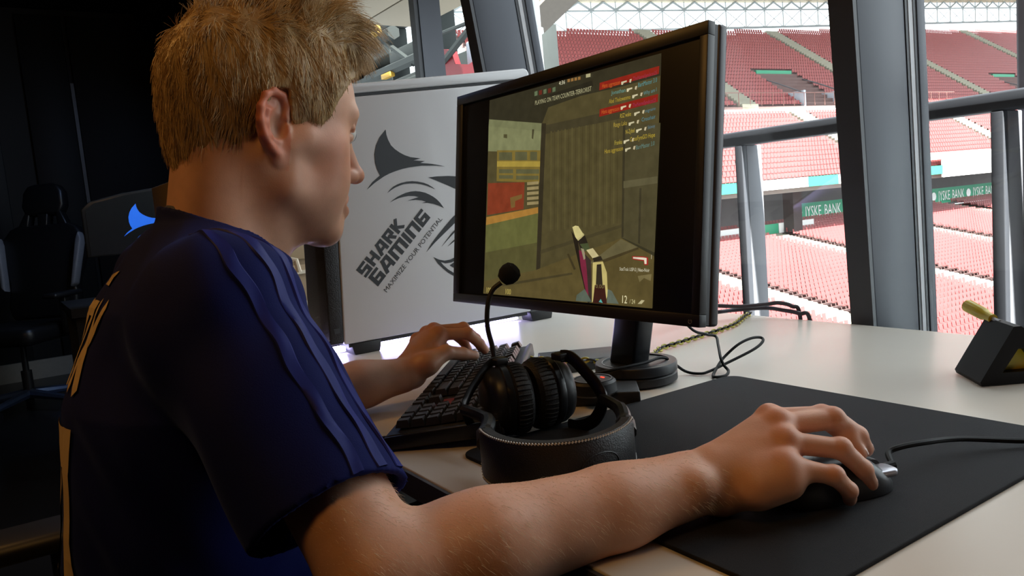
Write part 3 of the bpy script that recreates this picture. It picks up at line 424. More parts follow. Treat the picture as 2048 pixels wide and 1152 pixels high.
for (nm, t0, t1, z0, z1, nr) in TIERS:
    mb = MB(); am = MB()
    dt = (t1-t0)/nr; dz = (z1-z0)/nr
    for i in range(nr):
        ta = t0+i*dt; zz = z0+i*dz
        sa = 22.0 if nm != 'lower_terrace' else S0
        if nm == 'upper_terrace':
            sl = 31 + (zz+dz-11.0)/0.054
            sa = max(sa, sl)
            if sa > S1: break
        mb.add([SP(sa, ta, zz-dz), SP(S1, ta, zz-dz), SP(S1, ta, zz), SP(sa, ta, zz), SP(S1, ta+dt, zz), SP(sa, ta+dt, zz)], [(0, 1, 2, 3), (3, 2, 4, 5)])
        for a in AISLES[nm]:
            if a > sa+0.7:
                for h in range(2):
                    am.box((a-0.7, ta+h*dt/2, zz-dz*0.5), (a+0.7, ta+(h+1)*dt/2+0.01, zz+0.02+(h+1)*dz*0.5-dz*0.0), SM)
        s = sa+0.4
        while s < S1-0.5:
            if all(abs(s-a) > 0.95 for a in AISLES[nm]) and not (nm == 'upper_terrace' and any(abs(s-v) < 2.2 for v in (45.2, 75.2)) and ta < 38.5):
                seats.append((s, ta+dt*0.72, zz, nm))
            s += 0.5/KS
    mb.build(nm, M_step, stand, fix=False)
    o = am.build('aisle_steps', M_aisle, stand); o['kind'] = 'stuff'
sx0, sx1 = 22.0, S1
MB().box((sx0, 33.6, 4.02), (sx1, 34.2, 4.30), SM).build('parapet', M_white, stand)
MB().box((sx0, 34.2, -3.0), (sx1, 34.6, 4.0), SM).build('concourse_wall', M_dark, stand)
MB().box((sx0, 27.6, -0.75), (sx1, 34.2, -0.50), SM).build('deck_slab', mat('slab_grey', (150, 144, 136), 0.8), stand)
k = 0
s = sx0
while s < sx1:   # fascia boards along the front of the upper deck
    L = 2.4
    green = k in (2, 5, 9)
    big = s > 44
    MB().box((s, 27.0, -0.72 if big else -0.52), (s+L-0.03, 27.1, 0.32 if big else -0.02), SM).build('fascia_board', M_green if (green and not big) else M_white, stand)
    s += L; k += 1
MB().box((44, 27.02, 0.35), (sx1, 27.1, 0.75), SM).build('glass_guard', M_white, stand)
def sign_board(s0, s1, n):
    b = MB().box((s0, 31.9, -2.66), (s1, 32.0, -1.6), SM).build('sign_board', M_green, stand)
    w = (s1-s0)/n
    va, fa = text_mesh('JYSKE', 0.95); vb, fb_ = text_mesh('BANK', 0.95)
    wa = max(v.x for v in va); wb = max(v.x for v in vb); sc = (w-1.1)/(wa+wb+0.45)
    for j in range(n):
        # readers stand in front of the stand: lettering runs along +s
        fm = frame((0, 0, CZ), SU, (0, 0, 1), -SN) @ Matrix.Scale(KS, 4) @ Matrix.Translation((s0+j*w+0.80, -2.46, -31.88))
        MB().add([fm @ Vector((v.x*sc, v.y, 0)) for v in va], fa).build('lettering', M_white, b, fix=False)
        MB().add([fm @ Vector((v.x*sc+(wa+0.45)*sc, v.y, 0)) for v in vb], fb_).build('lettering', M_white, b, fix=False)
        MB().prism([(0.28*math.cos(q*math.pi/5), 0.30*math.sin(q*math.pi/5)) for q in range(10)], 0, 0.01, fm @ Matrix.Translation((-0.56, 0.32, 0))).build('emblem', M_white, b)
sign_board(38.9, 47.9, 2)
sign_board(48.6, 61.5, 3)
sign_board(66, 78.9, 3)
for s in range(20, 36, 3):
    MB().box((s, 29.9, -3.0), (s+2.95, 30.0, -2.45), SM).build('fascia_board', M_green if s in (23, 32) else M_white, stand)
for s in (28.5, 35.4, 47, 63.5, 82):
    MB().box((s, 29.2, -3.0), (s+0.7, 29.9, -0.6), SM).build('pillar', M_dark, stand)
for v in (45.2, 75.2):   # entrances cut into the upper tier
    e = MB().box((v-2.0, 34.4, 4.4), (v-1.8, 39.5, 5.6), SM).box((v+1.8, 34.4, 4.4), (v+2.0, 39.5, 5.6), SM).box((v-2, 38.6, 4.4), (v+2, 38.8, 6.9), SM).build('entrance_wall', mat('entrance_grey', (168, 174, 186), 0.7), stand)
    MB().box((v-1.8, 38.4, 6.1), (v+1.8, 38.59, 7.6), SM).build('entrance_board', M_green, e)
    MB().box((v-0.9, 38.45, 4.5), (v+0.9, 38.58, 6.0), SM).build('dark_entrance_panel', M_dark, e)  # solid dark panel, coloured as the shade inside the entrance
    for q in (-2.1, 2.1):
        MB().tube([SP(v+q, 34.5, 5.5), SP(v+q, 36.5, 6.4), SP(v+q, 39, 7.4)], 0.09, 5).build('handrail', M_rail, e)
gr = MB()
s = 23
while s < 60:
    gr.box((s, 34.2, 4.6), (s+0.03, 34.23, 5.4), SM); s += 1.0
gr.box((23, 34.2, 5.38), (60, 34.23, 5.42), SM)
o = gr.build('guard_rail', mat('rail_beige', (120, 84, 78), 0.6), stand); o['kind'] = 'stuff'
MB().tube([SP(35.6, 27.5, -4.0), SP(42, 27.5, -4.0)], 0.05, 5).build('handrail', mat('rail_yellow', (232, 214, 120), 0.5), stand)
# open steel bracing between seats and roof
M_steel = mat('bracing_steel', (150, 158, 160), 0.5)
br = MB(); n = 41
for k in range(n):
    sa = 23.05+k*2.15; sb = sa+2.15
    za, zb = ztop(sa), ztop(sb)
    P = lambda s_, z_: SP(s_, 44.0, z_)
    br.tube([P(sa, za), P(sa, za+1.95)], 0.102, 4, cap=False)
    br.tube([P(sa, za), P(sb, zb+1.3)], 0.060, 4, cap=False); br.tube([P(sa, za+1.3), P(sb, zb)], 0.060, 4, cap=False)
    br.tube([P(sa, za+1.35), P(sb, zb+1.35)], 0.119, 4, cap=False)
    br.tube([P(sa, za), P(sb, zb)], 0.170, 4, cap=False)
    for q in (0.5,):
        br.tube([P(sa, za+1.4), P((sa+sb)/2, za+2.0)], 0.170, 4, cap=False); br.tube([P((sa+sb)/2, za+2.0), P(sb, zb+1.4)], 0.170, 4, cap=False)
o = br.build('roof_bracing', M_steel, stand); o['kind'] = 'stuff'
M_poly = mat('translucent_wall_sheet', (232, 236, 236), 0.6)
_nt = M_poly.node_tree; _b = _nt.nodes['Principled BSDF']; _b.inputs['Transmission Weight'].default_value = 0.9; _b.inputs['Roughness'].default_value = 1.0; _b.inputs['IOR'].default_value = 1.02
def roofz(s): return ztop(s)+1.95
rp = MB()
rp.add([SP(22, 44.3, roofz(22)), SP(S1, 44.3, roofz(S1)), SP(S1, 24, roofz(S1)+2.5), SP(22, 24, roofz(22)+2.5),
        SP(22, 44.3, roofz(22)+1.2), SP(S1, 44.3, roofz(S1)+1.2), SP(S1, 24, roofz(S1)+3.7), SP(22, 24, roofz(22)+3.7)],
       [(0, 1, 2, 3), (7, 6, 5, 4), (0, 4, 5, 1), (1, 5, 6, 2), (2, 6, 7, 3), (3, 7, 4, 0)])
rp.build('roof', mat('stand_roof_beige', (196, 184, 158), 0.7), stand)
# seats: the 300 nearest singly, the rest as one mass
def seat_geo():
    mb = MB()
    mb.prism([(-0.21, 0), (-0.20, 0.30), (-0.13, 0.38), (0.13, 0.38), (0.20, 0.30), (0.21, 0)], 0.0, 0.04, frame((0, 0.18, 0.40), (1, 0, 0), (0, 0.15, 1), (0, 1, 0)))
    mb.prism([(-0.21, -0.2), (0.21, -0.2), (0.21, 0.18), (-0.21, 0.18)], 0.36, 0.41)
    mb.box((-0.03, 0.0, 0.0), (0.03, 0.16, 0.37))
    return mb
sg = seat_geo(); sme = sg.mesh('stadium_chair')
def vis(q):
    s, t, z, nm = q
    if nm != 'lower_terrace': return False
    a = math.degrees(math.atan2(t, s))           # bearing measured from the stand's direction
    return (22.0 < a < 31.0) or (43.0 < a < 53.5)
near = sorted([q for q in seats if vis(q)], key=lambda q: q[0]**2+q[1]**2+q[2]**2)[:300]
nset = set(near)
rs = math.atan2(SU.y, SU.x)
for (s, t, z, nm) in near:
    o = link('stadium_chair', sme, M_seat)
    o.location = SP(s, t, z); o.rotation_euler = (0, 0, rs)
    tag(o, 'red plastic seat in the nearest rows of the lower stand outside', 'chair', 'nearest seats of the lower stand')
bv = np.array([[v[0], v[1], v[2]] for v in [(-.21,.17,.36),(.21,.17,.36),(.21,.24,.82),(-.21,.24,.82),(-.21,-.2,.40),(.21,-.2,.40),(-.21,-.2,.33),(.21,-.2,.33)]])
bf = np.array([(0, 1, 2, 3), (4, 5, 1, 0), (6, 7, 5, 4), (1, 0, 3, 2)])
Ssc = 1.0
def mass(tier):
    rest = [q for q in seats if q not in nset and q[3] == tier]
    L = np.array([tuple(SP(s, t, z)) for (s, t, z, n_) in rest])
    R = np.array([[SU.x, SN.x, 0], [SU.y, SN.y, 0], [0, 0, 1]])
    V = (bv @ R.T)[None] + L[:, None]
    F = bf[None] + (np.arange(len(L))*len(bv))[:, None, None]
    return V.reshape(-1, 3), F.reshape(-1, 4)
VV = []; FF = []; off = 0
for tn in TIERS:
    v, f = mass(tn[0]); VV.append(v); FF.append(f+off); off += len(v)
me = mesh_np('stadium_chairs', np.vstack(VV), np.vstack(FF)); me.polygons.foreach_set('use_smooth', np.zeros(len(me.polygons), bool))
o = link('stadium_chairs', me, M_seat)
tag(o, 'the other rows of red seats covering the stand up to its roof', 'chairs', None, 'stuff')
# ------------------------------------------------------------------ desk and what stands on it
DZ = 0.74
M_desk = mat('desk_laminate', (214, 208, 198), 0.32, var=0.03, scale=12, bump=0.02, bscale=300)
M_edge = mat('desk_edge_band', (66, 66, 70), 0.5)
M_leg = mat('steel_leg', (70, 72, 76), 0.4, metal=0.7)
desk = thing('desk', 'long pale grey desk with a dark edge band under the white computer', 'desk', (-0.75, 0.83, 0))
MB().box((-1.9, -0.484, 0.713), (2.0, 0.482, 0.74)).build('desktop', M_desk, desk, bevel=0.002)
MB().box((-1.9, -0.4885, 0.712), (2.0, -0.4845, 0.7385)).build('edge_band', M_edge, desk)
for (x, y) in ((-1.8, -0.40), (-1.8, 0.40), (1.9, -0.40), (1.9, 0.40), (0.75, 0.40)):
    MB().box((x-0.03, y-0.03, 0), (x+0.03, y+0.03, 0.713)).build('leg', M_leg, desk, bevel=0.004)
MB().box((-1.85, 0.36, 0.63), (1.95, 0.40, 0.713)).build('crossbar', M_leg, desk)

M_pad = mat('black_pad_cloth', (32, 33, 37), 0.85, var=0.1, scale=60, bump=0.35, bscale=1500, spec=0.25)
def rounded(x0, y0, x1, y1, r, n=6):
    out = []
    for (cx, cy, a0) in ((x1-r, y1-r, 0), (x0+r, y1-r, 90), (x0+r, y0+r, 180), (x1-r, y0+r, 270)):
        for k in range(n+1):
            a = math.radians(a0+90*k/n); out.append((cx+r*math.cos(a), cy+r*math.sin(a)))
    return out
pad = MB().prism(rounded(-0.224, -0.229, 0.224, 0.229, 0.02), 0, 0.004).build('mouse_pad', M_pad, None, bevel=0.001)
pad.location = (-0.533, 0.637, DZ)
tag(pad, 'large black cloth mouse pad with rounded corners under the right hand', 'mouse pad')

# ---- computer case
M_case = mat('white_case_panel', (206, 208, 212), 0.32, var=0.02, scale=3, coat=0.15)
M_blk = mat('black_plastic', (26, 26, 29), 0.45, var=0.1, scale=40)
M_mesh = mat('black_front_mesh', (20, 20, 24), 0.5, bump=0.6, scale=60, bscale=420)
M_print = mat('dark_print', (34, 36, 40), 0.5)
PX = -1.47
pc = thing('computer_case', 'tall white computer case with a dark printed shark logo on its side', 'computer case', (PX-0.115, 0.80, DZ))
pm = Matrix.Translation((-(PX-0.115), -0.80, -DZ))
def PM(a): return pm @ a
side = [(0.0, 0.765), (0.458, 0.765), (0.503, 1.290), (0.028, 1.249)]
FY = frame((PX, 0.559, 0), (0, 1, 0), (0, 0, 1), (1, 0, 0))    # panel plane: a along depth, b up, out towards the room
def onside(poly, z0, z1): return [pm @ FY, poly, z0, z1]
mb = MB().prism(side, -0.012, 0.0, pm @ FY); sp = mb.build('side_panel', M_case, pc, bevel=0.003)
MB().prism([(0.02, 0.775), (0.45, 0.775), (0.49, 1.285), (0.04, 1.248)], -0.225, -0.013, pm @ FY).build('chassis', M_case, pc, bevel=0.004)
cap = MB().prism([(0.026, 1.2555), (0.503, 1.2965), (0.508, 1.305), (0.503, 1.314), (0.497, 1.318), (0.06, 1.277), (0.03, 1.270)], -0.23, 0.0, pm @ FY).build('top_cap', M_case, pc, bevel=0.004)
MB().prism([(0.027, 1.2495), (0.50, 1.2905), (0.501, 1.2962), (0.027, 1.2552)], -0.225, -0.004, pm @ FY).build('shadow_gap', M_blk, pc)
fb = MB()
fx = [(-0.032, 0.0), (-0.001, 0.0), (0.02, -0.23), (0.055, -0.23), (0.02, -0.03)]
fv = []
for (zb_, sh) in ((0.768, 0.0), (1.262, 0.024)):
    for (a, x) in ((-0.030, 0.0), (-0.001, 0.0), (-0.001, -0.225), (0.045, -0.225)):
        fv.append((PX+x, 0.559+a+sh+(0.03 if False else 0), zb_))
fv = [(PX, 0.529, 0.768), (PX, 0.558, 0.768), (PX-0.225, 0.575, 0.768), (PX-0.225, 0.565, 0.768), (PX-0.045, 0.529, 0.768),
      (PX, 0.548, 1.262), (PX, 0.584, 1.262), (PX-0.225, 0.60, 1.262), (PX-0.225, 0.59, 1.262), (PX-0.045, 0.548, 1.262)]
fv = [pm @ Vector((v[0], v[1]+(0.0 if i not in (3, 8) else 0.0), v[2])) for i, v in enumerate(fv)]
fb.add(fv, [(4, 3, 2, 1, 0), (5, 6, 7, 8, 9), (0, 1, 6, 5), (1, 2, 7, 6), (2, 3, 8, 7), (3, 4, 9, 8), (4, 0, 5, 9)])
fbo = fb.build('front_bezel', M_mesh, pc, bevel=0.003)
MB().prism([(-0.022, 1.0), (-0.010, 1.0), (-0.004, 0.985), (-0.010, 0.975), (-0.018, 0.988)], 0.0, 0.001, pm @ FY).build('bezel_badge', mat('badge_silver', (150, 152, 156), 0.3, metal=0.8), fbo)
MB().prism([(-0.020, 0.80), (-0.006, 0.80), (-0.008, 0.79), (-0.018, 0.79)], 0.0, 0.001, pm @ FY).build('bezel_badge', M_leg, fbo)
MB().box((-0.222, 0.01, 0.757), (-0.005, 0.45, 0.775), pm @ frame((PX, 0.559, 0), (1, 0, 0), (0, 1, 0), (0, 0, 1))).build('underside', M_blk, pc)
for (y, h) in ((0.580, 0.055), (1.022, 0.055)):
    for x in (PX-0.055, PX-0.20):
        MB().prism([(0, 0), (h, 0), (h+0.006, 0.024), (-0.006, 0.024)], -0.022, 0.022, pm @ frame((x+0.03, y, DZ), (0, 1, 0), (0, 0, 1), (1, 0, 0))).build('foot', M_blk, pc, bevel=0.002)
led = mat('light_strip', (196, 190, 255), 0.4, emit=16.0, var=0.02)
MB().box((-0.20, -0.006, 0.7405), (-0.012, -0.002, 0.7565), pm @ frame((PX, 0.64, 0), (1, 0, 0), (0, 1, 0), (0, 0, 1))).build('light_strip', led, pc)
MB().box((-0.050, 0.0, 0.745), (-0.040, 0.36, 0.757), pm @ frame((PX, 0.645, 0), (1, 0, 0), (0, 1, 0), (0, 0, 1))).build('light_strip', led, pc)
MB().box((-0.050, -0.07, 0.745), (-0.040, 0.0, 0.757), pm @ frame((PX, 0.575, 0), (1, 0, 0), (0, 1, 0), (0, 0, 1))).build('light_strip', led, pc)
for nm, poly in LOGO.items():
    MB().prism(poly, 0.0002, 0.0008, pm @ FY).build('logo_print', M_print, sp)
for s_, (o, xe, ye) in LOGOTEXT.items():
    o = Vector(o); ux = Vector(xe)-o; uy = Vector(ye)-o
    if s_ != 'MAXIMIZE YOUR POTENTIAL':
        q, w = stroke_text(s_, 1.3); x = 0
        for ch in s_:
            mb = MB(); qq, _w = stroke_text(ch, 1.3)
            for k, quad in enumerate(qq):
                mb.prism([tuple(o+ux*((p[0]+x)/w)+uy*(p[1]/6)) for p in quad], 0.0002, 0.0008+0.00003*k, pm @ FY)
            mb.build('letter', M_print, sp, fix=False); x += STROKES[ch][0]+0.7
    else:
        vs_, fs_ = text_mesh(s_)
        w = max(v.x for v in vs_); h = max(v.y for v in vs_)
        MB().add([pm @ FY @ Vector(tuple(o+ux*(v.x/w)+uy*(v.y/h))+(0.0006,)) for v in vs_], fs_).build('lettering', M_print, sp, fix=False)

# ---- monitor
MC = Vector((-0.9282, 0.7015, 1.0326)); MX = Vector((0.9997, 0.024, 0)); MU = Vector((-0.0032, 0.1313, 0.9913)); MN = MX.cross(MU)   # MN points at the sitter
if MN.y > 0: MN = -MN
M_mon = mat('black_monitor_plastic', (30, 30, 33), 0.42, var=0.08, scale=50)
mon = thing('computer_monitor', 'black flat computer monitor showing a shooter game beside the white case', 'monitor', (-0.85, 0.768, DZ))
mi = Matrix.Translation((0.85, -0.768, -DZ))
MF = mi @ frame(MC, MX, MU, MN)
W2, H2 = 0.285, 0.1817
ix0, ix1, iy0, iy1 = -0.2655, 0.2725, -0.1665, 0.1655
bz = MB()
for (a, b) in (((-W2, -H2), (W2, iy0)), ((-W2, iy1), (W2, H2)), ((-W2, iy0), (ix0, iy1)), ((ix1, iy0), (W2, iy1))):
    bz.box((a[0], a[1], -0.013), (b[0], b[1], 0.0), MF)
bz.build('bezel', M_mon, mon, bevel=0.0008)
MB().box((-W2+0.002, -H2+0.002, -0.020), (W2-0.002, H2-0.002, -0.0135), MF).build('side_groove', mat('groove_black', (14, 14, 20), 0.4), mon)
bk = MB().box((-W2, -H2, -0.036), (W2, H2, -0.020), MF); bk.build('back_shell', mat('monitor_back_grey', (70, 70, 76), 0.4), mon, bevel=0.004)
MB().prism([(-0.2, -0.13), (0.2, -0.13), (0.2, 0.13), (-0.2, 0.13)], -0.055, -0.036, MF).build('back_bulge', M_mon, mon, bevel=0.01)
scr = MB().box((ix0, iy0, -0.010), (ix1, iy1, -0.0045), MF).build('screen', mat('screen_black', (16, 16, 17), 0.3), mon)
M_scr = emis_attr('screen_picture', 0.85)
pv = MB(); cols = []
for k, (c, poly) in enumerate(SCREEN):
    z = -0.0043 + k*0.000015
    n0 = len(pv.f); pv.add([MF @ Vector((p[0], p[1], z)) for p in poly], [tuple(range(len(poly)))]); cols += [c]
zt = -0.0043+len(SCREEN)*0.000015+0.0001
for (s_, a, b, h, c) in SCREENTEXT:
    vs_, fs_ = text_mesh(s_)
    w = max(v.x for v in vs_); hh = 0.72
    o = Vector(a); ux = Vector(b)-o; uy = Vector((0, h))
    pv.add([MF @ Vector((o.x+ux.x*v.x/w, o.y+ux.y*v.x/w+uy.y*v.y/hh, zt)) for v in vs_], fs_); cols += [c]*len(fs_)
me = pv.mesh('picture', fix=False)
ca = me.color_attributes.new('picture', 'FLOAT_COLOR', 'CORNER')
arr = np.ones((len(me.loops), 4), np.float32)
for p, c in zip(me.polygons, cols):
    arr[p.loop_start:p.loop_start+p.loop_total, :3] = lin(c)
ca.data.foreach_set('color', arr.ravel())
link('screen_picture', me, M_scr, scr)
ic = MB(); pts = [Vector((0.2711+0.0026*math.cos(math.radians(a)), -0.1752+0.0026*math.sin(math.radians(a)), 0.0003)) for a in range(120, 421, 20)]
ic.tube([MF @ p for p in pts], 0.0004, 4); ic.tube([MF @ Vector((0.2711, -0.1735, 0.0003)), MF @ Vector((0.2711, -0.1752, 0.0003))], 0.0004, 4)
ic.build('power_symbol', mat('symbol_grey', (170, 170, 172), 0.5), mon)
nk = MB()
a0 = MC+MU*(-0.165)-MN*0.045
nb = Vector((-0.858, 0.762, DZ+0.028))
lowx, lowy = Vector((0.026, 0.0, 0)), Vector((0.0, 0.034, 0))
upx, upy = Vector((0.026, 0.0, 0)), Vector((0.0, 0.034, 0))
tp = Vector((-0.836, 0.778, 0.92))
q0 = [nb-lowx-lowy*0.5, nb+lowx-lowy*0.5, nb+lowx+lowy*0.5, nb-lowx+lowy*0.5]
q1 = [tp-upx-upy*0.5, tp+upx-upy*0.5, tp+upx+upy*0.5, tp-upx+upy*0.5]
nk.add([mi @ v for v in q0+q1], [(3, 2, 1, 0), (4, 5, 6, 7), (0, 1, 5, 4), (1, 2, 6, 5), (2, 3, 7, 6), (3, 0, 4, 7)])
nk.build('neck', mat('neck_black', (24, 25, 29), 0.35), mon, bevel=0.004)
bm_ = mi @ Matrix.Translation((-0.850, 0.768, DZ)) @ Matrix.Diagonal((0.77, 0.77, 1, 1))
MB().lathe([(0.070, 0.0005), (0.078, 0.004), (0.078, 0.014), (0.074, 0.017)], 48, bm_).build('base_foot', M_blk, mon, smooth=True)
MB().lathe([(0.074, 0.0165), (0.0785, 0.018), (0.0785, 0.029), (0.077, 0.031), (0.064, 0.031), (0.0635, 0.0296), (0.02, 0.0296)], 48, bm_).build('base_disc', mat('base_gloss_black', (34, 36, 40), 0.42), mon, smooth=True)
MB().lathe([(0.0636, 0.0306), (0.0648, 0.0306), (0.0648, 0.0316), (0.0636, 0.0316)], 48, bm_, closed=True).build('base_ring', mat('ring_silver', (150, 152, 156), 0.25, metal=0.9), mon, smooth=True)

# ---- flat black boxes under and beside the monitor foot
M_dev = mat('device_black', (36, 36, 38), 0.5, var=0.12, scale=60, bump=0.1)
d1 = MB().prism([(-0.752, 0.684), (-0.800, 0.722), (-0.905, 0.632), (-0.845, 0.585)], DZ, DZ+0.018).build('flat_device', M_dev, None, bevel=0.002)
tag(d1, 'low flat black device lying in front of the round monitor foot', 'device')
d2 = MB().prism([(-1.085, 0.757), (-1.017, 0.866), (-0.952, 0.826), (-0.985, 0.700)], DZ, DZ+0.018).build('flat_device', M_dev, None, bevel=0.002)
tag(d2, 'low flat black device lying left of the round monitor foot', 'device')
pk = thing('dial_controller', 'small round black dial controller with a red light on the flat device', 'controller', (-0.795, 0.640, DZ+0.018))
MB().lathe([(0.030, 0.0003), (0.032, 0.003), (0.031, 0.016), (0.028, 0.019), (0.012, 0.020)], 32).build('body', M_blk, pk, smooth=True)
MB().lathe([(0.0245, 0.0194), (0.026, 0.0194), (0.026, 0.0204), (0.0245, 0.0204)], 32, closed=True).build('ring', mat('ring_grey', (120, 122, 126), 0.3, metal=0.8), pk, smooth=True)
MB().box((0.004, 0.010, 0.0195), (0.010, 0.0125, 0.0207)).build('indicator', mat('red_light', (255, 60, 40), 0.4, emit=2.0), pk)

# ---- keyboard
KL = Vector((-0.7660, 0.6428, 0)); KW = Vector((0.6428, 0.7660, 0)); TILT = math.radians(5.0)
KWt = KW*math.cos(TILT)+Vector((0, 0, math.sin(TILT)))
KU = -KL.cross(KWt)
if KU.z < 0: KU = -KU
KO = Vector((-0.838, 0.352, DZ))
# local: x runs from the far Esc end to the near number-pad end, y from the sitter to the back
LEN, WID = 0.452, 0.146
KF = frame(KO+KL*LEN+Vector((0, 0, 0.001)), -KL, KWt, KU)
kb = thing('keyboard', 'black mechanical keyboard with backlit keys lying diagonally under the left hand', 'keyboard', KO+KL*LEN/2+KW*WID/2)
ki = Matrix.Translation(-(KO+KL*LEN/2+KW*WID/2))
KM = ki @ KF
body = MB().prism([(0, 0.0), (WID, 0.0), (WID, 0.020), (WID-0.004, 0.0225), (WID-0.012, 0.018), (0.010, 0.018), (0.004, 0.0165), (0, 0.010)], 0, LEN, KM @ frame((0, 0, 0), (0, 1, 0), (0, 0, 1), (1, 0, 0)))
body.build('case', mat('keyboard_case', (30, 30, 33), 0.5, var=0.1, scale=80, bump=0.1), kb, bevel=0.0015)
MB().prism([(0.002, 0.001), (WID-0.003, 0.001), (WID-0.003, 0.0195), (0.004, 0.0165)], LEN, LEN+0.004, KM @ frame((0, 0, 0), (0, 1, 0), (0, 0, 1), (1, 0, 0))).build('end_cap', mat('keyboard_end', (18, 18, 20), 0.35), kb, bevel=0.001)
for x in (0.03, LEN-0.05):
    MB().box((x, WID-0.02, -0.013), (x+0.03, WID-0.008, 0.0), KM).build('foot', M_blk, kb)
M_key = mat('key_plastic', (30, 31, 34), 0.42, var=0.08, scale=90)
U = 0.01905
rows = [  # from the back row to the space-bar row: (start, widths)
 (5.15, [('k', 1), ('g', 1)]+[('k', 1)]*4+[('g', .5)]+[('k', 1)]*4+[('g', .5)]+[('k', 1)]*4+[('g', .25)]+[('k', 1)]*3+[('g', .25)]+[('k', 1)]*4),
 (4, [('k', 1)]*13+[('k', 2), ('g', .25)]+[('k', 1)]*3+[('g', .25)]+[('k', 1)]*4),
 (3, [('k', 1.5)]+[('k', 1)]*12+[('k', 1.5), ('g', .25)]+[('k', 1)]*3+[('g', .25)]+[('k', 1)]*4),
 (2, [('k', 1.75)]+[('k', 1)]*11+[('k', 2.25), ('g', 3.5)]+[('k', 1)]*3+[('k', 1)]),
 (1, [('k', 2.25)]+[('k', 1)]*10+[('k', 2.75), ('g', 1.25), ('k', 1), ('g', 1.25)]+[('k', 1)]*3+[('k', 1)]),
 (0, [('k', 1.25)]*3+[('k', 6.25)]+[('k', 1.25)]*4+[('g', .25)]+[('k', 1)]*3+[('g', .25), ('k', 2), ('k', 1), ('k', 1)])]
kmesh = {}
def key_mesh(w):
    if w in kmesh: return kmesh[w]
    hx, hy = w*U/2-0.0006, U/2-0.0006
    tx, ty = hx-0.0022, hy-0.0026
    v = [(-hx,-hy,0),(hx,-hy,0),(hx,hy,0),(-hx,hy,0),(-tx,-ty,.0085),(tx,-ty,.0085),(tx,ty,.0092),(-tx,ty,.0092),
         (-tx+.0015,-ty+.002,.0080),(tx-.0015,-ty+.002,.0080),(tx-.0015,ty-.002,.0086),(-tx+.0015,ty-.002,.0086)]
    f = [(0,1,5,4),(1,2,6,5),(2,3,7,6),(3,0,4,7),(4,5,9,8),(5,6,10,9),(6,7,11,10),(7,4,8,11),(8,9,10,11)]
    kmesh[w] = MB().add(v, f).mesh('key'); return kmesh[w]
leg = MB(); lcol = []
import colorsys
for ri, (ry, items) in enumerate(rows):
    x = 0.0
    for (kd, w) in items:
        if kd == 'k':
            cx = 0.010+(x+w/2)*U; cy = 0.014+(ry+0.5)*U*0.985
            o = link('key', key_mesh(w), M_key, kb)
            rowtilt = Matrix.Rotation(math.radians((ry-2.2)*2.2), 4, 'X')
            o.matrix_local = KM @ Matrix.Translation((cx, cy, 0.0195+abs(ry-2.2)*0.0006)) @ rowtilt
            if w <= 2:
                fx_ = x/22.5
                hue = (0.70-0.72*fx_) % 1.0
                leg.box((-0.0022, 0.0005, 0.0086), (0.0018, 0.0030, 0.0093), o.matrix_local); lcol += [colorsys.hsv_to_rgb(hue, 0.75, 1.0)]*6
        x += w
me = leg.mesh('legends', fix=False)
ca = me.color_attributes.new('picture', 'FLOAT_COLOR', 'CORNER')
arr = np.ones((len(me.loops), 4), np.float32)
for p, c in zip(me.polygons, lcol): arr[p.loop_start:p.loop_start+p.loop_total, :3] = c
ca.data.foreach_set('color', arr.ravel())
lo = link('legends', me, emis_attr('legend_light', 0.55), kb); lo['kind'] = 'stuff'
gl = MB()
gl.box((0.02, 0.025, 0.0181), (0.28, 0.12, 0.0184), KM)
gl.build('backlight_plate', mat('key_glow_violet', (70, 50, 150), 0.5, emit=0.02), kb)
MB().box((0.31, 0.014, 0.0181), (LEN-0.03, 0.10, 0.0184), KM).build('backlight_plate', mat('key_glow_red', (120, 30, 20), 0.5, emit=0.02), kb)
M_cable = mat('black_cable', (18, 18, 20), 0.6, spec=0.25)
kc = MB().tube(spline([(-0.845, 0.372, 0.752), (-0.875, 0.352, 0.748), (-0.91, 0.347, 0.743), (-0.98, 0.352, 0.7428), (-1.10, 0.39, 0.7428), (-1.25, 0.52, 0.7428), (-1.30, 0.75, 0.7428)], 6), 0.0026, 8)
tag(kc.build('keyboard_cable', M_cable, None, smooth=True), 'thin black cable leaving the near corner of the keyboard', 'cable')

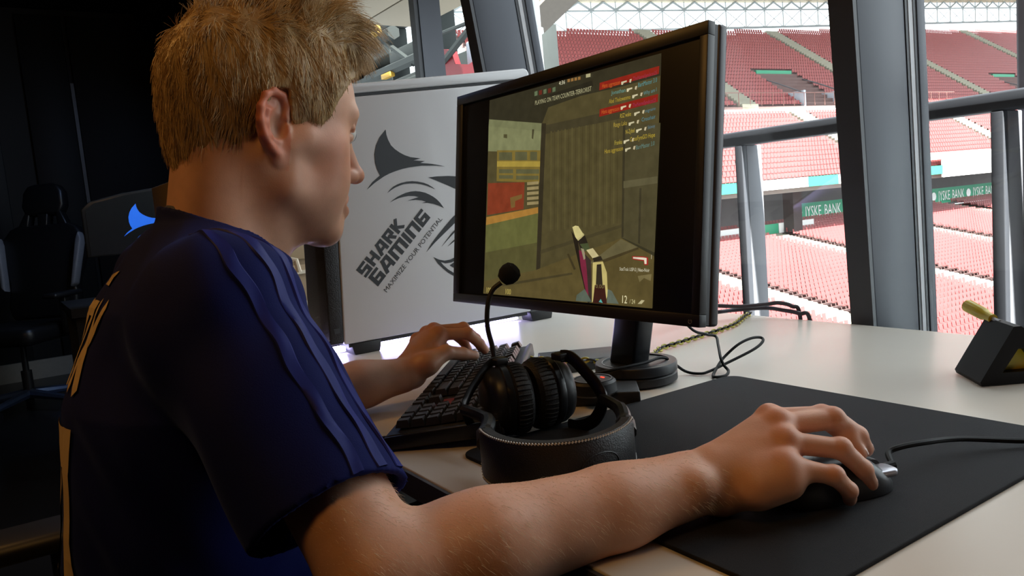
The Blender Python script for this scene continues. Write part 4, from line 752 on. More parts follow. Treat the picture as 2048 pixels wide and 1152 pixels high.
# ---- headset
M_leather = mat('black_leatherette', (28, 27, 28), 0.42, var=0.2, scale=120, bump=0.35, bscale=700)
M_shell = mat('earcup_shell', (26, 26, 28), 0.38, var=0.1, scale=60)
M_stitch = mat('white_stitching', (196, 194, 190), 0.7)
M_metal = mat('dark_metal', (62, 60, 60), 0.28, metal=0.9)
HC = Vector((-0.757, 0.520, 0.7425)); HA = Vector((0.568, 0.823, 0)); HD = Vector((0.823, -0.568, 0))
hs = thing('headset', 'black over-ear headset with white stitched headband and boom microphone', 'headset', HC)
HM = Matrix.Identity(4)
def hp(a, d, z): return HA*a+HD*d+Vector((0, 0, z))
CR = 0.043
def cup(sgn, off, yawdeg, dd):
    ax = (HA*sgn*math.cos(math.radians(yawdeg))+HD*math.sin(math.radians(yawdeg))).normalized()   # outward axis
    up_ = Vector((0, 0, 1)); sd = up_.cross(ax)
    fm = frame(hp(off, dd, CR+0.0005), sd, up_, ax)
    sc = fm @ Matrix.Scale(0.92, 4, (1, 0, 0))
    c = MB().lathe([(0.006, -0.012), (0.026, -0.012), (0.030, -0.016), (0.036, -0.0165), (0.0415, -0.012), (0.043, -0.004), (0.042, 0.004), (0.040, 0.006)], 40, sc).build('ear_cushion', M_leather, hs, smooth=True)
    MB().lathe([(0.040, 0.006), (0.0425, 0.008), (0.0425, 0.015), (0.041, 0.017)], 40, sc).build('cup_rim', mat('cup_rim', (20, 20, 22), 0.3), hs, smooth=True)
    MB().lathe([(0.041, 0.017), (0.0405, 0.024), (0.036, 0.032), (0.026, 0.037), (0.012, 0.0385), (0.002, 0.0386)], 40, sc).build('ear_cup', M_shell, hs, smooth=True)
    pl = MB()
    for k in range(44):
        w = 2*math.pi*k/44
        p = Vector((math.cos(w), math.sin(w), 0))
        pl.tube([sc @ (p*0.0405+Vector((0, 0, -0.0125))), sc @ (p*0.0434+Vector((0, 0, -0.004))), sc @ (p*0.0425+Vector((0, 0, 0.004)))], 0.0011, 5)
    po = pl.build('cushion_pleats', M_leather, c, smooth=True); po['kind'] = 'stuff'
    return fm
cup(-1, -0.027, 18, 0.006)
cup(1, 0.006, -26, -0.012)
# headband: a wide padded strap standing on its edge
n = 40; hb = MB()
secs = []
for k in range(n+1):
    w = math.pi*k/n
    a = 0.018-0.073*math.cos(w); d = 0.132+0.092*math.sin(w)**0.9 if 0 < k < n else 0.132
    secs.append((a, d))
bandv = []; zl, zh = 0.0028, 0.0565
tops = []
for k, (a, d) in enumerate(secs):
    (a1, d1), (a2, d2) = secs[max(k-1, 0)], secs[min(k+1, n)]
    t = Vector((a2-a1, d2-d1)).normalized(); nn = Vector((t.y, -t.x))
    if nn.dot(Vector((a-0.018, d-0.132))) < 0: nn = -nn
    f = min(1, min(k, n-k)/4.0)
    zhk = zh-0.012*(1-f); zlk = zl+0.012*(1-f)
    th = 0.0055+0.002*f
    prof = [(th*.55, zlk), (th, zlk+0.006), (th, zhk-0.006), (th*.55, zhk), (-th*.55, zhk), (-th, zhk-0.006), (-th*1.3, (zlk+zhk)/2), (-th, zlk+0.006), (-th*.55, zlk)]
    bandv.append([hp(a+nn.x*p, d+nn.y*p, z) for p, z in prof]); tops.append((hp(a+nn.x*th*.75, d+nn.y*th*.75, zhk-0.0015), hp(a+nn.x*th*.9, d+nn.y*th*.9, zlk+0.004)))
m_ = len(bandv[0]); vs_ = [v for r in bandv for v in r]
fs_ = [(k*m_+j, k*m_+(j+1) % m_, (k+1)*m_+(j+1) % m_, (k+1)*m_+j) for k in range(n) for j in range(m_)]
fs_ += [tuple(range(m_)), tuple(n*m_+j for j in range(m_))]
hbo = hb.add(vs_, fs_).build('headband', M_leather, hs, smooth=True)
st = MB(); st2 = MB()
for (sel, mbx) in ((0, st), (1, st2)):
    P = spline([t_[sel] for t_ in tops], 4)
    acc = 0
    for i in range(6, len(P)-7):
        if i % 2 == 0:
            o = (P[i]-Vector((HA*0.018+HD*0.132).to_tuple())).to_2d().normalized()
            off = Vector((o.x, o.y, 0))*0.0006+Vector((0, 0, 0.0006 if sel == 0 else 0))
            dv = P[i+1]-P[i-1]
            mbx.tube([P[i]-dv*0.22+off+Vector((0, 0, -0.0008)), P[i]+dv*0.22+off+Vector((0, 0, 0.0008))], 0.00095, 5)
for mbx in (st, st2):
    o = mbx.build('stitching', M_stitch, hbo, smooth=True); o['kind'] = 'stuff'
# embossed oval on the band
em = MB(); pts = []
for k in range(33):
    w = 2*math.pi*k/32
    wb = math.pi*(0.66+0.085*math.cos(w)); zz = 0.028+0.013*math.sin(w)
    a = 0.018-0.073*math.cos(wb); d = 0.132+0.092*math.sin(wb)**0.9
    o = Vector((a-0.018, d-0.132)).normalized()*0.0078
    pts.append(hp(a+o.x, d+o.y, zz))
em.tube(pts, 0.0007, 5); em.build('embossed_emblem', M_leather, hbo, smooth=True)
# yokes
def yoke(sg):
    ca = 0.022 if sg > 0 else -0.029
    ao = lambda v: ca+sg*v
    apex = hp(ao(0.054), 0.048, CR+0.003)
    P = [hp(ao(0.012), 0.0, 2*CR+0.0035), hp(ao(0.024), 0.006, 2*CR+0.0015), hp(ao(0.040), 0.024, 0.071), hp(ao(0.051), 0.040, 0.056), apex,
         hp(ao(0.051), 0.040, 0.030), hp(ao(0.042), 0.028, 0.014), hp(ao(0.028), 0.012, 0.0055), hp(ao(0.016), 0.0, 0.004)]
    MB().tube(spline(P, 6), 0.0078 if sg > 0 else 0.0052, 10, flat=0.42, upv=tuple(HD)).build('yoke', M_metal, hs, smooth=True)
    end = hp(0.018+sg*0.073, 0.134, 0.031)
    MB().tube(spline([apex, hp(0.018+sg*0.073, 0.085, CR), hp(0.018+sg*0.074, 0.115, 0.036), end], 6), [0.0065]*6+[0.008]*6+[0.0105]*7, 10).build('slider', M_shell, hs, smooth=True)
    MB().box((-0.009, -0.009, 0), (0.009, 0.009, 0.009), Matrix.Translation(hp(ao(0.012), 0.0, 2*CR-0.001))).build('hinge', M_shell, hs, bevel=0.002)
yoke(1); yoke(-1)
mp_ = [(-0.806, 0.497, 0.822), (-0.812, 0.499, 0.843), (-0.8195, 0.499, 0.868), (-0.8215, 0.503, 0.893), (-0.8205, 0.511, 0.912), (-0.815, 0.522, 0.921)]
boom = MB().tube(spline([Vector(p)-HC for p in mp_], 6), [0.0032]*30+[0.0034], 10).build('microphone_boom', mat('boom_rubber', (24, 24, 26), 0.5), hs, smooth=True)
ball = MB(); bc = Vector((-0.810, 0.5315, 0.931))-HC
bd = Vector((0.35, 0.5, 0.5)).normalized()
q = bd.to_track_quat('Z', 'Y').to_matrix().to_4x4(); q.translation = bc
ball.lathe([(0.002, -0.0135), (0.008, -0.012), (0.0125, -0.005), (0.0135, 0.002), (0.0115, 0.009), (0.006, 0.0128), (0.001, 0.0135)], 28, q)
ball.build('microphone_foam', mat('black_foam', (18, 18, 19), 0.95, bump=0.8, scale=200, bscale=900), hs, smooth=True)
# headset cable along the desk
# ---- mouse
MCN = Vector((-0.403, 0.578, DZ+0.0043)); ma = math.radians(72.5)
mo = thing('computer_mouse', 'black and silver computer mouse under the right hand', 'mouse', MCN, ma)
n1, n2 = 24, 12; vs_ = []; fs_ = []
for i in range(n1+1):
    t = -1+2*i/n1; x = 0.060*t
    wx = 0.030*(1-abs(t)**3.2)**0.5*(1-0.06*math.cos(t*3))
    h = 0.037*max(0.0, (1-abs(t-(-0.12))**2.6*0.72))*(1-max(0, t-0.92)*4)
    if i in (0, n1): wx = 0.004; h *= 0.75
    for j in range(n2+1):
        a = math.pi*j/n2; y = wx*math.cos(a); z = 0.001+h*math.sin(a)**0.55
        vs_.append((x, y, z))
for i in range(n1):
    for j in range(n2):
        fs_.append((i*(n2+1)+j, i*(n2+1)+j+1, (i+1)*(n2+1)+j+1, (i+1)*(n2+1)+j))
    fs_.append((i*(n2+1), (i+1)*(n2+1), (i+1)*(n2+1)+n2, i*(n2+1)+n2))
fs_ += [tuple(range(n2+1)), tuple(n1*(n2+1)+j for j in range(n2+1))]
MB().add(vs_, fs_).build('body', mat('mouse_black', (26, 26, 30), 0.35), mo, smooth=True)
MB().prism(rounded(0.030, -0.0225, 0.0575, -0.002, 0.006, 4), 0.012, 0.0185).build('button', mat('mouse_silver', (196, 196, 206), 0.25, metal=0.5), mo, bevel=0.002)
MB().prism(rounded(0.030, 0.002, 0.0575, 0.0225, 0.006, 4), 0.012, 0.0185).build('button', mat('mouse_silver', (196, 196, 206), 0.25, metal=0.5), mo, bevel=0.002)
MB().tube([(0.044, -0.004, 0.0155), (0.044, 0.004, 0.0155)], 0.008, 16).build('scroll_wheel', mat('wheel_black', (22, 22, 24), 0.6), mo, smooth=True)
MB().tube([(0.060, 0, 0.012), (0.070, 0, 0.0125)], 0.0042, 10).build('cable_sleeve', M_cable, mo, smooth=True)
fr = MCN+Vector((math.cos(ma), math.sin(ma), 0))*0.069+Vector((0, 0, 0.0125))
mc = MB().tube(spline([fr, (-0.3955, 0.660, 0.7610), (-0.392, 0.673, 0.7640), (-0.383, 0.699, 0.7640), (-0.374, 0.745, 0.758), (-0.341, 0.798, 0.7500), (-0.26, 0.88, 0.7440), (-0.12, 1.02, 0.7435), (0.02, 1.16, 0.7435), (0.08, 1.30, 0.7440), (0.085, 1.318, 0.730), (0.085, 1.3195, 0.60), (0.085, 1.3195, 0.42)], 8), 0.0027, 8)
tag(mc.build('mouse_cable', M_cable, None, smooth=True), 'black mouse cable curving to the right across the mouse pad', 'cable')

# ---- mouse bungee at the right edge
M_bun = mat('bungee_black', (17, 16, 20), 0.45, var=0.1, scale=30, spec=0.2)
M_ylw = mat('bungee_yellow', (206, 184, 40), 0.35, var=0.05)
bu = thing('mouse_bungee', 'black triangular mouse cable holder with a yellow arm and yellow centre', 'cable holder', (-0.452, 1.046, DZ))
e1 = Vector((0.5523, 0.8336, 0)); dv = Vector((-0.7413, 0.6712, 0))
BF = frame(Vector((-0.475, 1.003, 0.741))-Vector((-0.452, 1.046, DZ)), e1, (0, 0, 1), -dv)
outer = [(0.0, 0.0), (0.100, 0.0), (0.102, 0.005), (0.056, 0.068), (0.050, 0.0725), (0.041, 0.0725), (-0.002, 0.005)]
inner = [(0.026, 0.015), (0.074, 0.015), (0.054, 0.044), (0.046, 0.044)]
def plate(mb, z0, z1):
    # ring between the outer outline and the triangular hole, triangulated by angle
    c = Vector((0.050, 0.027)); N = 48
    def hit(poly, a):
        d = Vector((math.cos(a), math.sin(a))); best = 9
        for i in range(len(poly)):
            p = Vector(poly[i])-c; q_ = Vector(poly[(i+1) % len(poly)])-c; e = q_-p
            den = d.x*e.y-d.y*e.x
            if abs(den) < 1e-9: continue
            t = (p.x*e.y-p.y*e.x)/den; u = (p.x*d.y-p.y*d.x)/den
            if t > 0 and -1e-6 <= u <= 1+1e-6: best = min(best, t)
        return c+d*best
    angs = sorted(set([2*math.pi*k/N for k in range(N)]+[math.atan2(p[1]-c.y, p[0]-c.x) % (2*math.pi) for p in outer+inner]))
    A = [hit(outer, a) for a in angs]; B = [hit(inner, a) for a in angs]; n = len(angs)
    V = [Vector((p.x, p.y, z1)) for p in A]+[Vector((p.x, p.y, z1)) for p in B]+[Vector((p.x, p.y, z0)) for p in A]+[Vector((p.x, p.y, z0)) for p in B]
    Fq = []
    for i in range(n):
        j = (i+1) % n
        Fq += [(i, j, n+j, n+i), (2*n+j, 2*n+i, 3*n+i, 3*n+j), (i, 2*n+i, 2*n+j, j), (n+j, 3*n+j, 3*n+i, n+i)]
    return mb.add([BF @ v for v in V], Fq)
plate(MB(), -0.077, 0.0).build('frame_plate', M_bun, bu, smooth=False)
MB().prism([(0.0245, 0.0145), (0.0755, 0.0145), (0.0545, 0.0448), (0.0455, 0.0448)], -0.055, -0.014, BF).build('yellow_insert', M_ylw, bu)
a_ = BF @ Vector((0.043, 0.0725, -0.060)); b_ = BF @ Vector((0.040, 0.0800, -0.128))
MB().tube([a_, a_.lerp(b_, 0.30), a_.lerp(b_, 0.36), b_, b_+(b_-a_)*0.03], [0.006, 0.006, 0.0085, 0.009, 0.006], 14).build('arm', M_ylw, bu, smooth=True)
MB().tube([a_-(b_-a_)*0.25, a_+(b_-a_)*0.06], 0.003, 8).build('arm_clip', mat('clip_silver', (180, 178, 180), 0.3, metal=0.7), bu, smooth=True)
for (fx_, fz_) in ((0.008, -0.008), (0.092, -0.008), (0.05, -0.070)):
    MB().tube([BF @ Vector((fx_, -0.0008, fz_)), BF @ Vector((fx_, 0.002, fz_))], 0.006, 12).build('foot', M_blk, bu)

# ---- cables and chain behind the monitor
MB_ = MB().tube(spline([(-0.87, 0.85, 0.86), (-0.858, 0.894, 0.8), (-0.855, 0.924, 0.785), (-0.851, 0.944, 0.778), (-0.822, 0.916, 0.772), (-0.79, 0.884, 0.762), (-0.782, 0.881, 0.752), (-0.771, 0.878, 0.745), (-0.761, 0.859, 0.743), (-0.767, 0.844, 0.743), (-0.779, 0.854, 0.743), (-0.796, 0.884, 0.748), (-0.804, 0.907, 0.756), (-0.797, 0.931, 0.772), (-0.794, 0.958, 0.778), (-0.792, 0.98, 0.776), (-0.782, 0.972, 0.772), (-0.779, 0.944, 0.764), (-0.791, 0.894, 0.75), (-0.794, 0.864, 0.7445), (-0.799, 0.848, 0.743), (-0.82, 0.838, 0.746), (-0.822, 0.8, 0.773), (-0.817, 0.756, 0.7745), (-0.823, 0.714, 0.774), (-0.845, 0.69, 0.768), (-0.93, 0.67, 0.745), (-1.0, 0.66, 0.743)], 6), 0.0022, 8)
tag(MB_.build('monitor_cable', M_cable, None, smooth=True), 'thin black cable looped on the desk right of the monitor foot', 'cable')
for (pts, lab) in (([(-0.95, 0.8, 0.9), (-1.1, 0.98, 0.82), (-1.15, 1.173, 0.775), (-1.109, 1.218, 0.772), (-1.06, 1.253, 0.768), (-1.023, 1.284, 0.77), (-1.004, 1.302, 0.772), (-0.981, 1.314, 0.765), (-0.968, 1.3205, 0.745), (-0.965, 1.3205, 0.6), (-0.965, 1.3205, 0.4)], 'upper of the two thick grey cables dropping behind the back edge of the desk'),
                   ([(-0.95, 0.79, 0.88), (-1.08, 0.95, 0.8), (-1.124, 1.145, 0.76), (-1.102, 1.21, 0.758), (-1.081, 1.261, 0.758), (-1.034, 1.298, 0.76), (-0.998, 1.306, 0.757), (-0.962, 1.31, 0.752), (-0.946, 1.3205, 0.738), (-0.944, 1.3205, 0.6), (-0.944, 1.3205, 0.4)], 'lower of the two thick grey cables dropping behind the back edge of the desk')):
    tag(MB().tube(spline(pts, 8), 0.0042, 10).build('display_cable', mat('grey_cable', (70, 70, 84), 0.35), None, smooth=True), lab, 'cable')
ch = thing('security_chain', 'yellow and black linked security chain lying behind the monitor foot', 'chain', (-0.98, 0.98, DZ))
cpts = spline([(-1.06, 0.7, 0.761), (-1.01, 0.72, 0.761), (-0.96, 0.735, 0.761), (-0.93, 0.745, 0.765), (-0.905, 0.8, 0.7455), (-0.93, 0.87, 0.7445), (-0.975, 0.942, 0.7445), (-0.982, 0.983, 0.7445), (-0.995, 1.062, 0.7445), (-1.004, 1.126, 0.7445), (-1.021, 1.189, 0.7445), (-1.059, 1.261, 0.7445), (-1.075, 1.3, 0.7445)], 40)
M_chy = mat('chain_yellow', (196, 184, 70), 0.45); M_chk = mat('chain_black', (26, 26, 26), 0.45)
tor = MB(); tp_ = []
R_, rr = 0.0074, 0.0017
for k in range(13):
    w = 2*math.pi*k/12
    tp_.append(Vector((R_*math.cos(w)*1.0, R_*0.62*math.sin(w), 0)))
lk = MB().tube(tp_, rr, 6, cap=False).mesh('chain_link')
lk2 = lk.copy()
lk.materials.append(M_chy); lk2.materials.append(M_chk)
pos = 0.0; i = 0; prev = cpts[0]; acc = 0; kx = 0
for p, q_ in zip(cpts, cpts[1:]):
    acc += (q_-p).length
    if acc >= 0.0102 and kx < 120:
        acc = 0; d = (q_-p).normalized()
        roll = math.radians(40 if kx % 2 else -40)
        s_ = Vector((-d.y, d.x, 0)).normalized(); u_ = d.cross(s_)
        fm = frame(q_+Vector((0, 0, 0.0008))-Vector((-0.98, 0.98, DZ)), d, s_*math.cos(roll)+u_*math.sin(roll), u_*math.cos(roll)-s_*math.sin(roll))
        if (q_.x+0.85)**2+(q_.y-0.768)**2 > 0.066**2:
            o = bpy.data.objects.new('chain_link', lk if kx % 2 else lk2); COL.objects.link(o); o.parent = ch; o.matrix_local = fm
            kx += 1
# ---- items left of the white case, beyond the chin
M_wood = mat('brown_cabinet_board', (150, 128, 98), 0.6, var=0.08, scale=6, stretch=(1, 6, 1))
cab = thing('cabinet', 'brown wooden cabinet in the gap between the chin and the white case', 'cabinet', (-3.2, 0.95, 0))
MB().box((-0.25, -0.38, 0.02), (0.24, 0.33, 1.20)).build('carcass', M_wood, cab, bevel=0.004)
for (a, b) in ((0.04, 0.45), (0.465, 0.85), (0.87, 1.18)):
    MB().box((0.24, -0.37, a), (0.258, 0.32, b)).build('drawer_front', M_wood, cab, bevel=0.003)
    MB().box((0.258, -0.20, b-0.035), (0.268, 0.16, b-0.022)).build('handle', mat('pale_handle', (206, 196, 176), 0.4), cab)
sp_ = thing('speaker', 'small black desk speaker with a white stripe just below the jaw', 'speaker', (-2.3, 0.635, DZ))
MB().box((-0.06, -0.045, 0.0), (0.06, 0.085, 0.27)).build('body', M_blk, sp_, bevel=0.008)
MB().box((0.06, -0.045, 0.02), (0.064, -0.01, 0.26)).build('stripe', mat('speaker_white', (200, 200, 208), 0.4), sp_)
MB().tube([(0.06, 0.045, 0.21), (0.068, 0.045, 0.21)], 0.018, 14).build('driver', mat('speaker_blue', (40, 110, 190), 0.4), sp_)
MB().tube([(0.05, 0.075, 0.17), (0.062, 0.096, 0.165), (0.062, 0.102, 0.13)], 0.008, 8).build('knob', mat('knob_cream', (196, 186, 166), 0.4), sp_)
# ------------------------------------------------------------------ dark background at the left
M_ch = mat('chair_black_leather', (24, 24, 27), 0.38, var=0.15, scale=20, bump=0.1)
M_chs = mat('chair_grey_trim', (120, 122, 130), 0.45)
def gaming_chair(name, label, loc, rz, sc=1.0):
    t = thing(name, label, 'chair', loc, rz); t.scale = (sc, sc, sc)
    RX = frame((0, -0.24, 0.50), (1, 0, 0), (0, -0.20, 0.98), (0, -0.98, -0.20))
    def half(o): return o+[(-x, y) for x, y in reversed(o)]
    body = half([(-0.20, 0.02), (-0.23, 0.10), (-0.22, 0.25), (-0.27, 0.42), (-0.28, 0.52), (-0.22, 0.60), (-0.17, 0.62)])
    b = MB().prism(body, -0.03, 0.05, RX).build('backrest', M_ch, t, bevel=0.02)
    hd = half([(-0.115, 0.68), (-0.14, 0.74), (-0.13, 0.83), (-0.10, 0.875), (-0.05, 0.885)])
    MB().prism(hd, -0.03, 0.05, RX).build('head_bolster', M_ch, b, bevel=0.02)
    for s in (-1, 1):
        MB().prism([(s*0.17, 0.60), (s*0.10, 0.60), (s*0.085, 0.70), (s*0.115, 0.71)], -0.025, 0.04, RX).build('pillar', M_ch, b, bevel=0.01)
        MB().prism([(s*0.215, 0.20), (s*0.245, 0.22), (s*0.29, 0.50), (s*0.27, 0.55), (s*0.25, 0.50)], -0.08, -0.02, RX).build('side_wing', M_chs, b, bevel=0.01)
    MB().prism(half([(-0.03, 0.60), (-0.035, 0.69), (0.0, 0.70)][:2]), -0.025, 0.04, RX).build('pillar', M_ch, b, bevel=0.008)
    MB().prism(rounded(-0.26, -0.24, 0.26, 0.28, 0.06), 0.42, 0.52).build('seat', M_ch, t, bevel=0.03)
    for s in (-1, 1):
        a = MB().box((s*0.31-0.02, -0.02, 0.45), (s*0.31+0.02, 0.03, 0.67)).build('armrest', M_blk, t, bevel=0.005)
        MB().box((s*0.31-0.045, -0.12, 0.67), (s*0.31+0.045, 0.14, 0.70)).build('arm_pad', M_blk, a, bevel=0.012)
    MB().tube([(0, 0, 0.08), (0, 0, 0.24), (0, 0, 0.24), (0, 0, 0.42)], [0.03, 0.03, 0.018, 0.018], 14).build('gas_lift', M_leg, t, smooth=True)
    for k in range(5):
        w = math.radians(72*k+20); d = Vector((math.cos(w), math.sin(w), 0))
        lg = MB().tube([d*0.02+Vector((0, 0, 0.10)), d*0.31+Vector((0, 0, 0.075))], [0.03, 0.018], 8).build('base_leg', mat('chair_base_metal', (110, 130, 170), 0.3, metal=0.8), t, smooth=True)
        MB().tube([d*0.31+Vector((-d.y, d.x, 0))*-0.025+Vector((0, 0, 0.031)), d*0.31+Vector((-d.y, d.x, 0))*0.025+Vector((0, 0, 0.031))], 0.03, 14).build('caster', M_blk, lg, smooth=True)
    return t
gaming_chair('gaming_chair', 'black gaming chair with grey side wings far back by the dark wall', (-5.62, 0.08, 0), math.radians(-128), 1.02)
gaming_chair('gaming_chair', 'dark gaming chair the player sits on', (-0.86, 0.03, 0.0), 0.0, 0.94)
dk2 = thing('side_table', 'black side table holding the screen with a blue shark fin', 'table', (-4.15, 0.55, 0))
MB().box((-0.3, -0.30, 0.68), (0.3, 0.7, 0.72)).build('tabletop', M_blk, dk2)
for (x, y) in ((-0.26, -0.26), (0.26, -0.26), (-0.26, 0.66), (0.26, 0.66)):
    MB().box((x-0.025, y-0.025, 0), (x+0.025, y+0.025, 0.68)).build('leg', M_blk, dk2)
sm = thing('logo_screen', 'black screen showing a blue shark fin behind the shoulder of the player', 'screen', (-4.0, 0.595, 0.72))
ca_ = math.radians(-10)
SF = frame((0, 0, 0.21), (0.0, 1, 0), (0, 0, 1), (1, 0, 0)) @ Matrix.Rotation(math.radians(-4), 4, 'Y')
out_ = [(-0.24, 0.0), (0.26, 0.0), (0.262, 0.28), (0.22, 0.306), (0.10, 0.302), (-0.06, 0.284), (-0.20, 0.254), (-0.238, 0.22)]
MB().prism(out_, -0.03, 0.0, SF).build('housing', mat('screen_housing', (48, 50, 54), 0.22), sm, bevel=0.006)
MB().prism([(p[0]*0.93+0.001, p[1]*0.93+0.008) for p in out_], 0.0005, 0.0015, SF).build('screen', mat('screen_dim', (30, 34, 38), 0.25), sm)
fin = LOGO['fin']; cx = sum(p[0] for p in fin)/len(fin); cz = sum(p[1] for p in fin)/len(fin)
blue = mat('logo_blue_glow', (40, 110, 235), 0.4, emit=0.55)
MB().prism([((p[0]-cx)*1.25+0.02, (p[1]-cz)*1.25+0.150) for p in LOGO['fin']], 0.0016, 0.003, SF).build('logo_print', blue, sm)
MB().prism([((p[0]-cx)*1.25+0.02, (p[1]-cz)*1.25+0.150) for p in LOGO['arc']], 0.0016, 0.003, SF).build('logo_print', blue, sm)
MB().box((-0.025, -0.03, 0.010), (0.0, 0.05, 0.25)).build('stand', M_blk, sm, bevel=0.004)
MB().prism(rounded(-0.09, -0.13, 0.07, 0.15, 0.03), 0.0, 0.012).build('foot', M_blk, sm, bevel=0.002)
area('blue_rim_light', (-4.6, 1.0, 2.3), (-4.6, 0.5, 1.0), 0.6, 5.0, (0.35, 0.55, 1.0), 0.1)  # unseen lamp added for the blue rim light on the chair
# ------------------------------------------------------------------ the player
class Field:
    """signed distance samples on a grid; surface() meshes the zero level as one closed skin"""
    def __init__(s, lo, hi, h):
        s.lo = np.array(lo, float); s.h = h
        s.n = np.ceil((np.array(hi)-s.lo)/h).astype(int)+1
        s.d = np.full(s.n, 1.0, np.float32)
    def _box(s, lo, hi):
        a = np.clip(np.floor((np.array(lo)-s.lo)/s.h).astype(int), 0, s.n); b = np.clip(np.ceil((np.array(hi)-s.lo)/s.h).astype(int)+1, 0, s.n)
        if np.any(b <= a): return None
        g = [s.lo[k]+s.h*np.arange(a[k], b[k]) for k in range(3)]
        return tuple(slice(a[k], b[k]) for k in range(3)), np.meshgrid(*g, indexing='ij', sparse=True)
    def put(s, fn, lo, hi, k, mode='add'):
        m = max(k*1.5, 0.012)
        r = s._box(np.array(lo)-m, np.array(hi)+m)
        if r is None: return
        sl, (X, Y, Z) = r
        v = fn(X, Y, Z).astype(np.float32); d = s.d[sl]
        if mode == 'add':
            hh = np.maximum(k-np.abs(d-v), 0)/max(k, 1e-6); s.d[sl] = np.minimum(d, v)-hh*hh*k*0.25
        elif mode == 'sub':
            v = -v; hh = np.maximum(k-np.abs(d-v), 0)/max(k, 1e-6); s.d[sl] = np.maximum(d, v)+hh*hh*k*0.25
    def cone(s, a, b, r1, r2, k=0.01, mode='add', sx=None):
        a = np.array(a, float); b = np.array(b, float); ba = b-a; l2 = ba@ba; rr = r1-r2; a2 = max(l2-rr*rr, 1e-9); il2 = 1/l2
        def fn(X, Y, Z):
            px, py, pz = X-a[0], Y-a[1], Z-a[2]
            y = px*ba[0]+py*ba[1]+pz*ba[2]; z = y-l2
            cx, cy, cz = px*l2-ba[0]*y, py*l2-ba[1]*y, pz*l2-ba[2]*y
            x2 = cx*cx+cy*cy+cz*cz; y2 = y*y*l2; z2 = z*z*l2
            kk = np.sign(rr)*rr*rr*x2
            o = (np.sqrt(x2*a2*il2)+y*rr)*il2-r1
            c1 = np.sign(z)*a2*z2 > kk; c2 = np.sign(y)*a2*y2 < kk
            o = np.where(c2, np.sqrt(x2+y2)*il2-r1, o); o = np.where(c1, np.sqrt(x2+z2)*il2-r2, o)
            return o
        R = max(r1, r2); s.put(fn, np.minimum(a, b)-R, np.maximum(a, b)+R, k, mode)
    def ball(s, c, r, k=0.01, mode='add', axes=None):
        c = np.array(c, float); r = np.array(r if hasattr(r, '__len__') else (r, r, r), float)
        A = np.eye(3) if axes is None else np.array(axes, float)
        def fn(X, Y, Z):
            q = [X-c[0], Y-c[1], Z-c[2]]
            l = [A[i][0]*q[0]+A[i][1]*q[1]+A[i][2]*q[2] for i in range(3)]
            k0 = np.sqrt(sum((l[i]/r[i])**2 for i in range(3))); k1 = np.sqrt(sum((l[i]/r[i]**2)**2 for i in range(3)))
            return k0*(k0-1)/np.maximum(k1, 1e-6)
        R = r.max(); s.put(fn, c-R, c+R, k, mode)
    def sample(s, P):
        i = np.clip((np.asarray(P)-s.lo)/s.h, 0, s.n-1.001); b = i.astype(int); f = i-b; o = 0
        for c in range(8):
            e = np.array([(c >> 0) & 1, (c >> 1) & 1, (c >> 2) & 1])
            w = np.prod(np.where(e, f, 1-f), axis=-1); q = b+e
            o = o+w*s.d[q[..., 0], q[..., 1], q[..., 2]]
        return o
    def surface(s):
        d = s.d; neg = d < 0
        c = np.zeros(tuple(s.n-1), np.int8)
        for i in (0, 1):
            for j in (0, 1):
                for k in (0, 1):
                    c += neg[i:s.n[0]-1+i, j:s.n[1]-1+j, k:s.n[2]-1+k]
        act = (c > 0) & (c < 8)
        idx = np.full(act.shape, -1, np.int64); na = int(act.sum()); idx[act] = np.arange(na)
        cnt = np.zeros(na); pos = np.zeros((na, 3)); quads = []
        for ax in range(3):
            sa = [slice(None)]*3; sb = [slice(None)]*3; sa[ax] = slice(0, -1); sb[ax] = slice(1, None)
            d0, d1 = d[tuple(sa)], d[tuple(sb)]
            I = np.argwhere((d0 < 0) != (d1 < 0))
            u, v = (ax+1) % 3, (ax+2) % 3
            ok = (I[:, u] > 0) & (I[:, v] > 0) & (I[:, u] < s.n[u]-1) & (I[:, v] < s.n[v]-1); I = I[ok]
            a0 = d0[tuple(I.T)].astype(float); a1 = d1[tuple(I.T)].astype(float); t = a0/(a0-a1)
            P = I.astype(float); P[:, ax] += t
            ids = []
            for (du, dv) in ((0, 0), (1, 0), (1, 1), (0, 1)):
                J = I.copy(); J[:, u] -= du; J[:, v] -= dv
                q = idx[tuple(J.T)]; ids.append(q)
                cnt += np.bincount(q, minlength=na)
                for k in range(3): pos[:, k] += np.bincount(q, weights=P[:, k], minlength=na)
            Q = np.stack(ids, 1); flip = a0 > 0
            Q[flip] = Q[flip][:, ::-1]; quads.append(Q)
        pos /= np.maximum(cnt, 1)[:, None]
        return s.lo+pos*s.h, np.vstack(quads)

def relax(V, F, it=3, lam=0.5):
    n = len(V)
    E = np.vstack([F[:, [0, 1]], F[:, [1, 2]], F[:, [2, 3]], F[:, [3, 0]]])
    deg = np.bincount(E.ravel(), minlength=n)
    for _ in range(it):
        for l in (lam, -lam*1.04):
            acc = np.zeros_like(V)
            for k in range(3):
                acc[:, k] = np.bincount(E[:, 0], weights=V[E[:, 1], k], minlength=n)+np.bincount(E[:, 1], weights=V[E[:, 0], k], minlength=n)
            V = V+l*(acc/np.maximum(deg, 1)[:, None]-V)
    return V

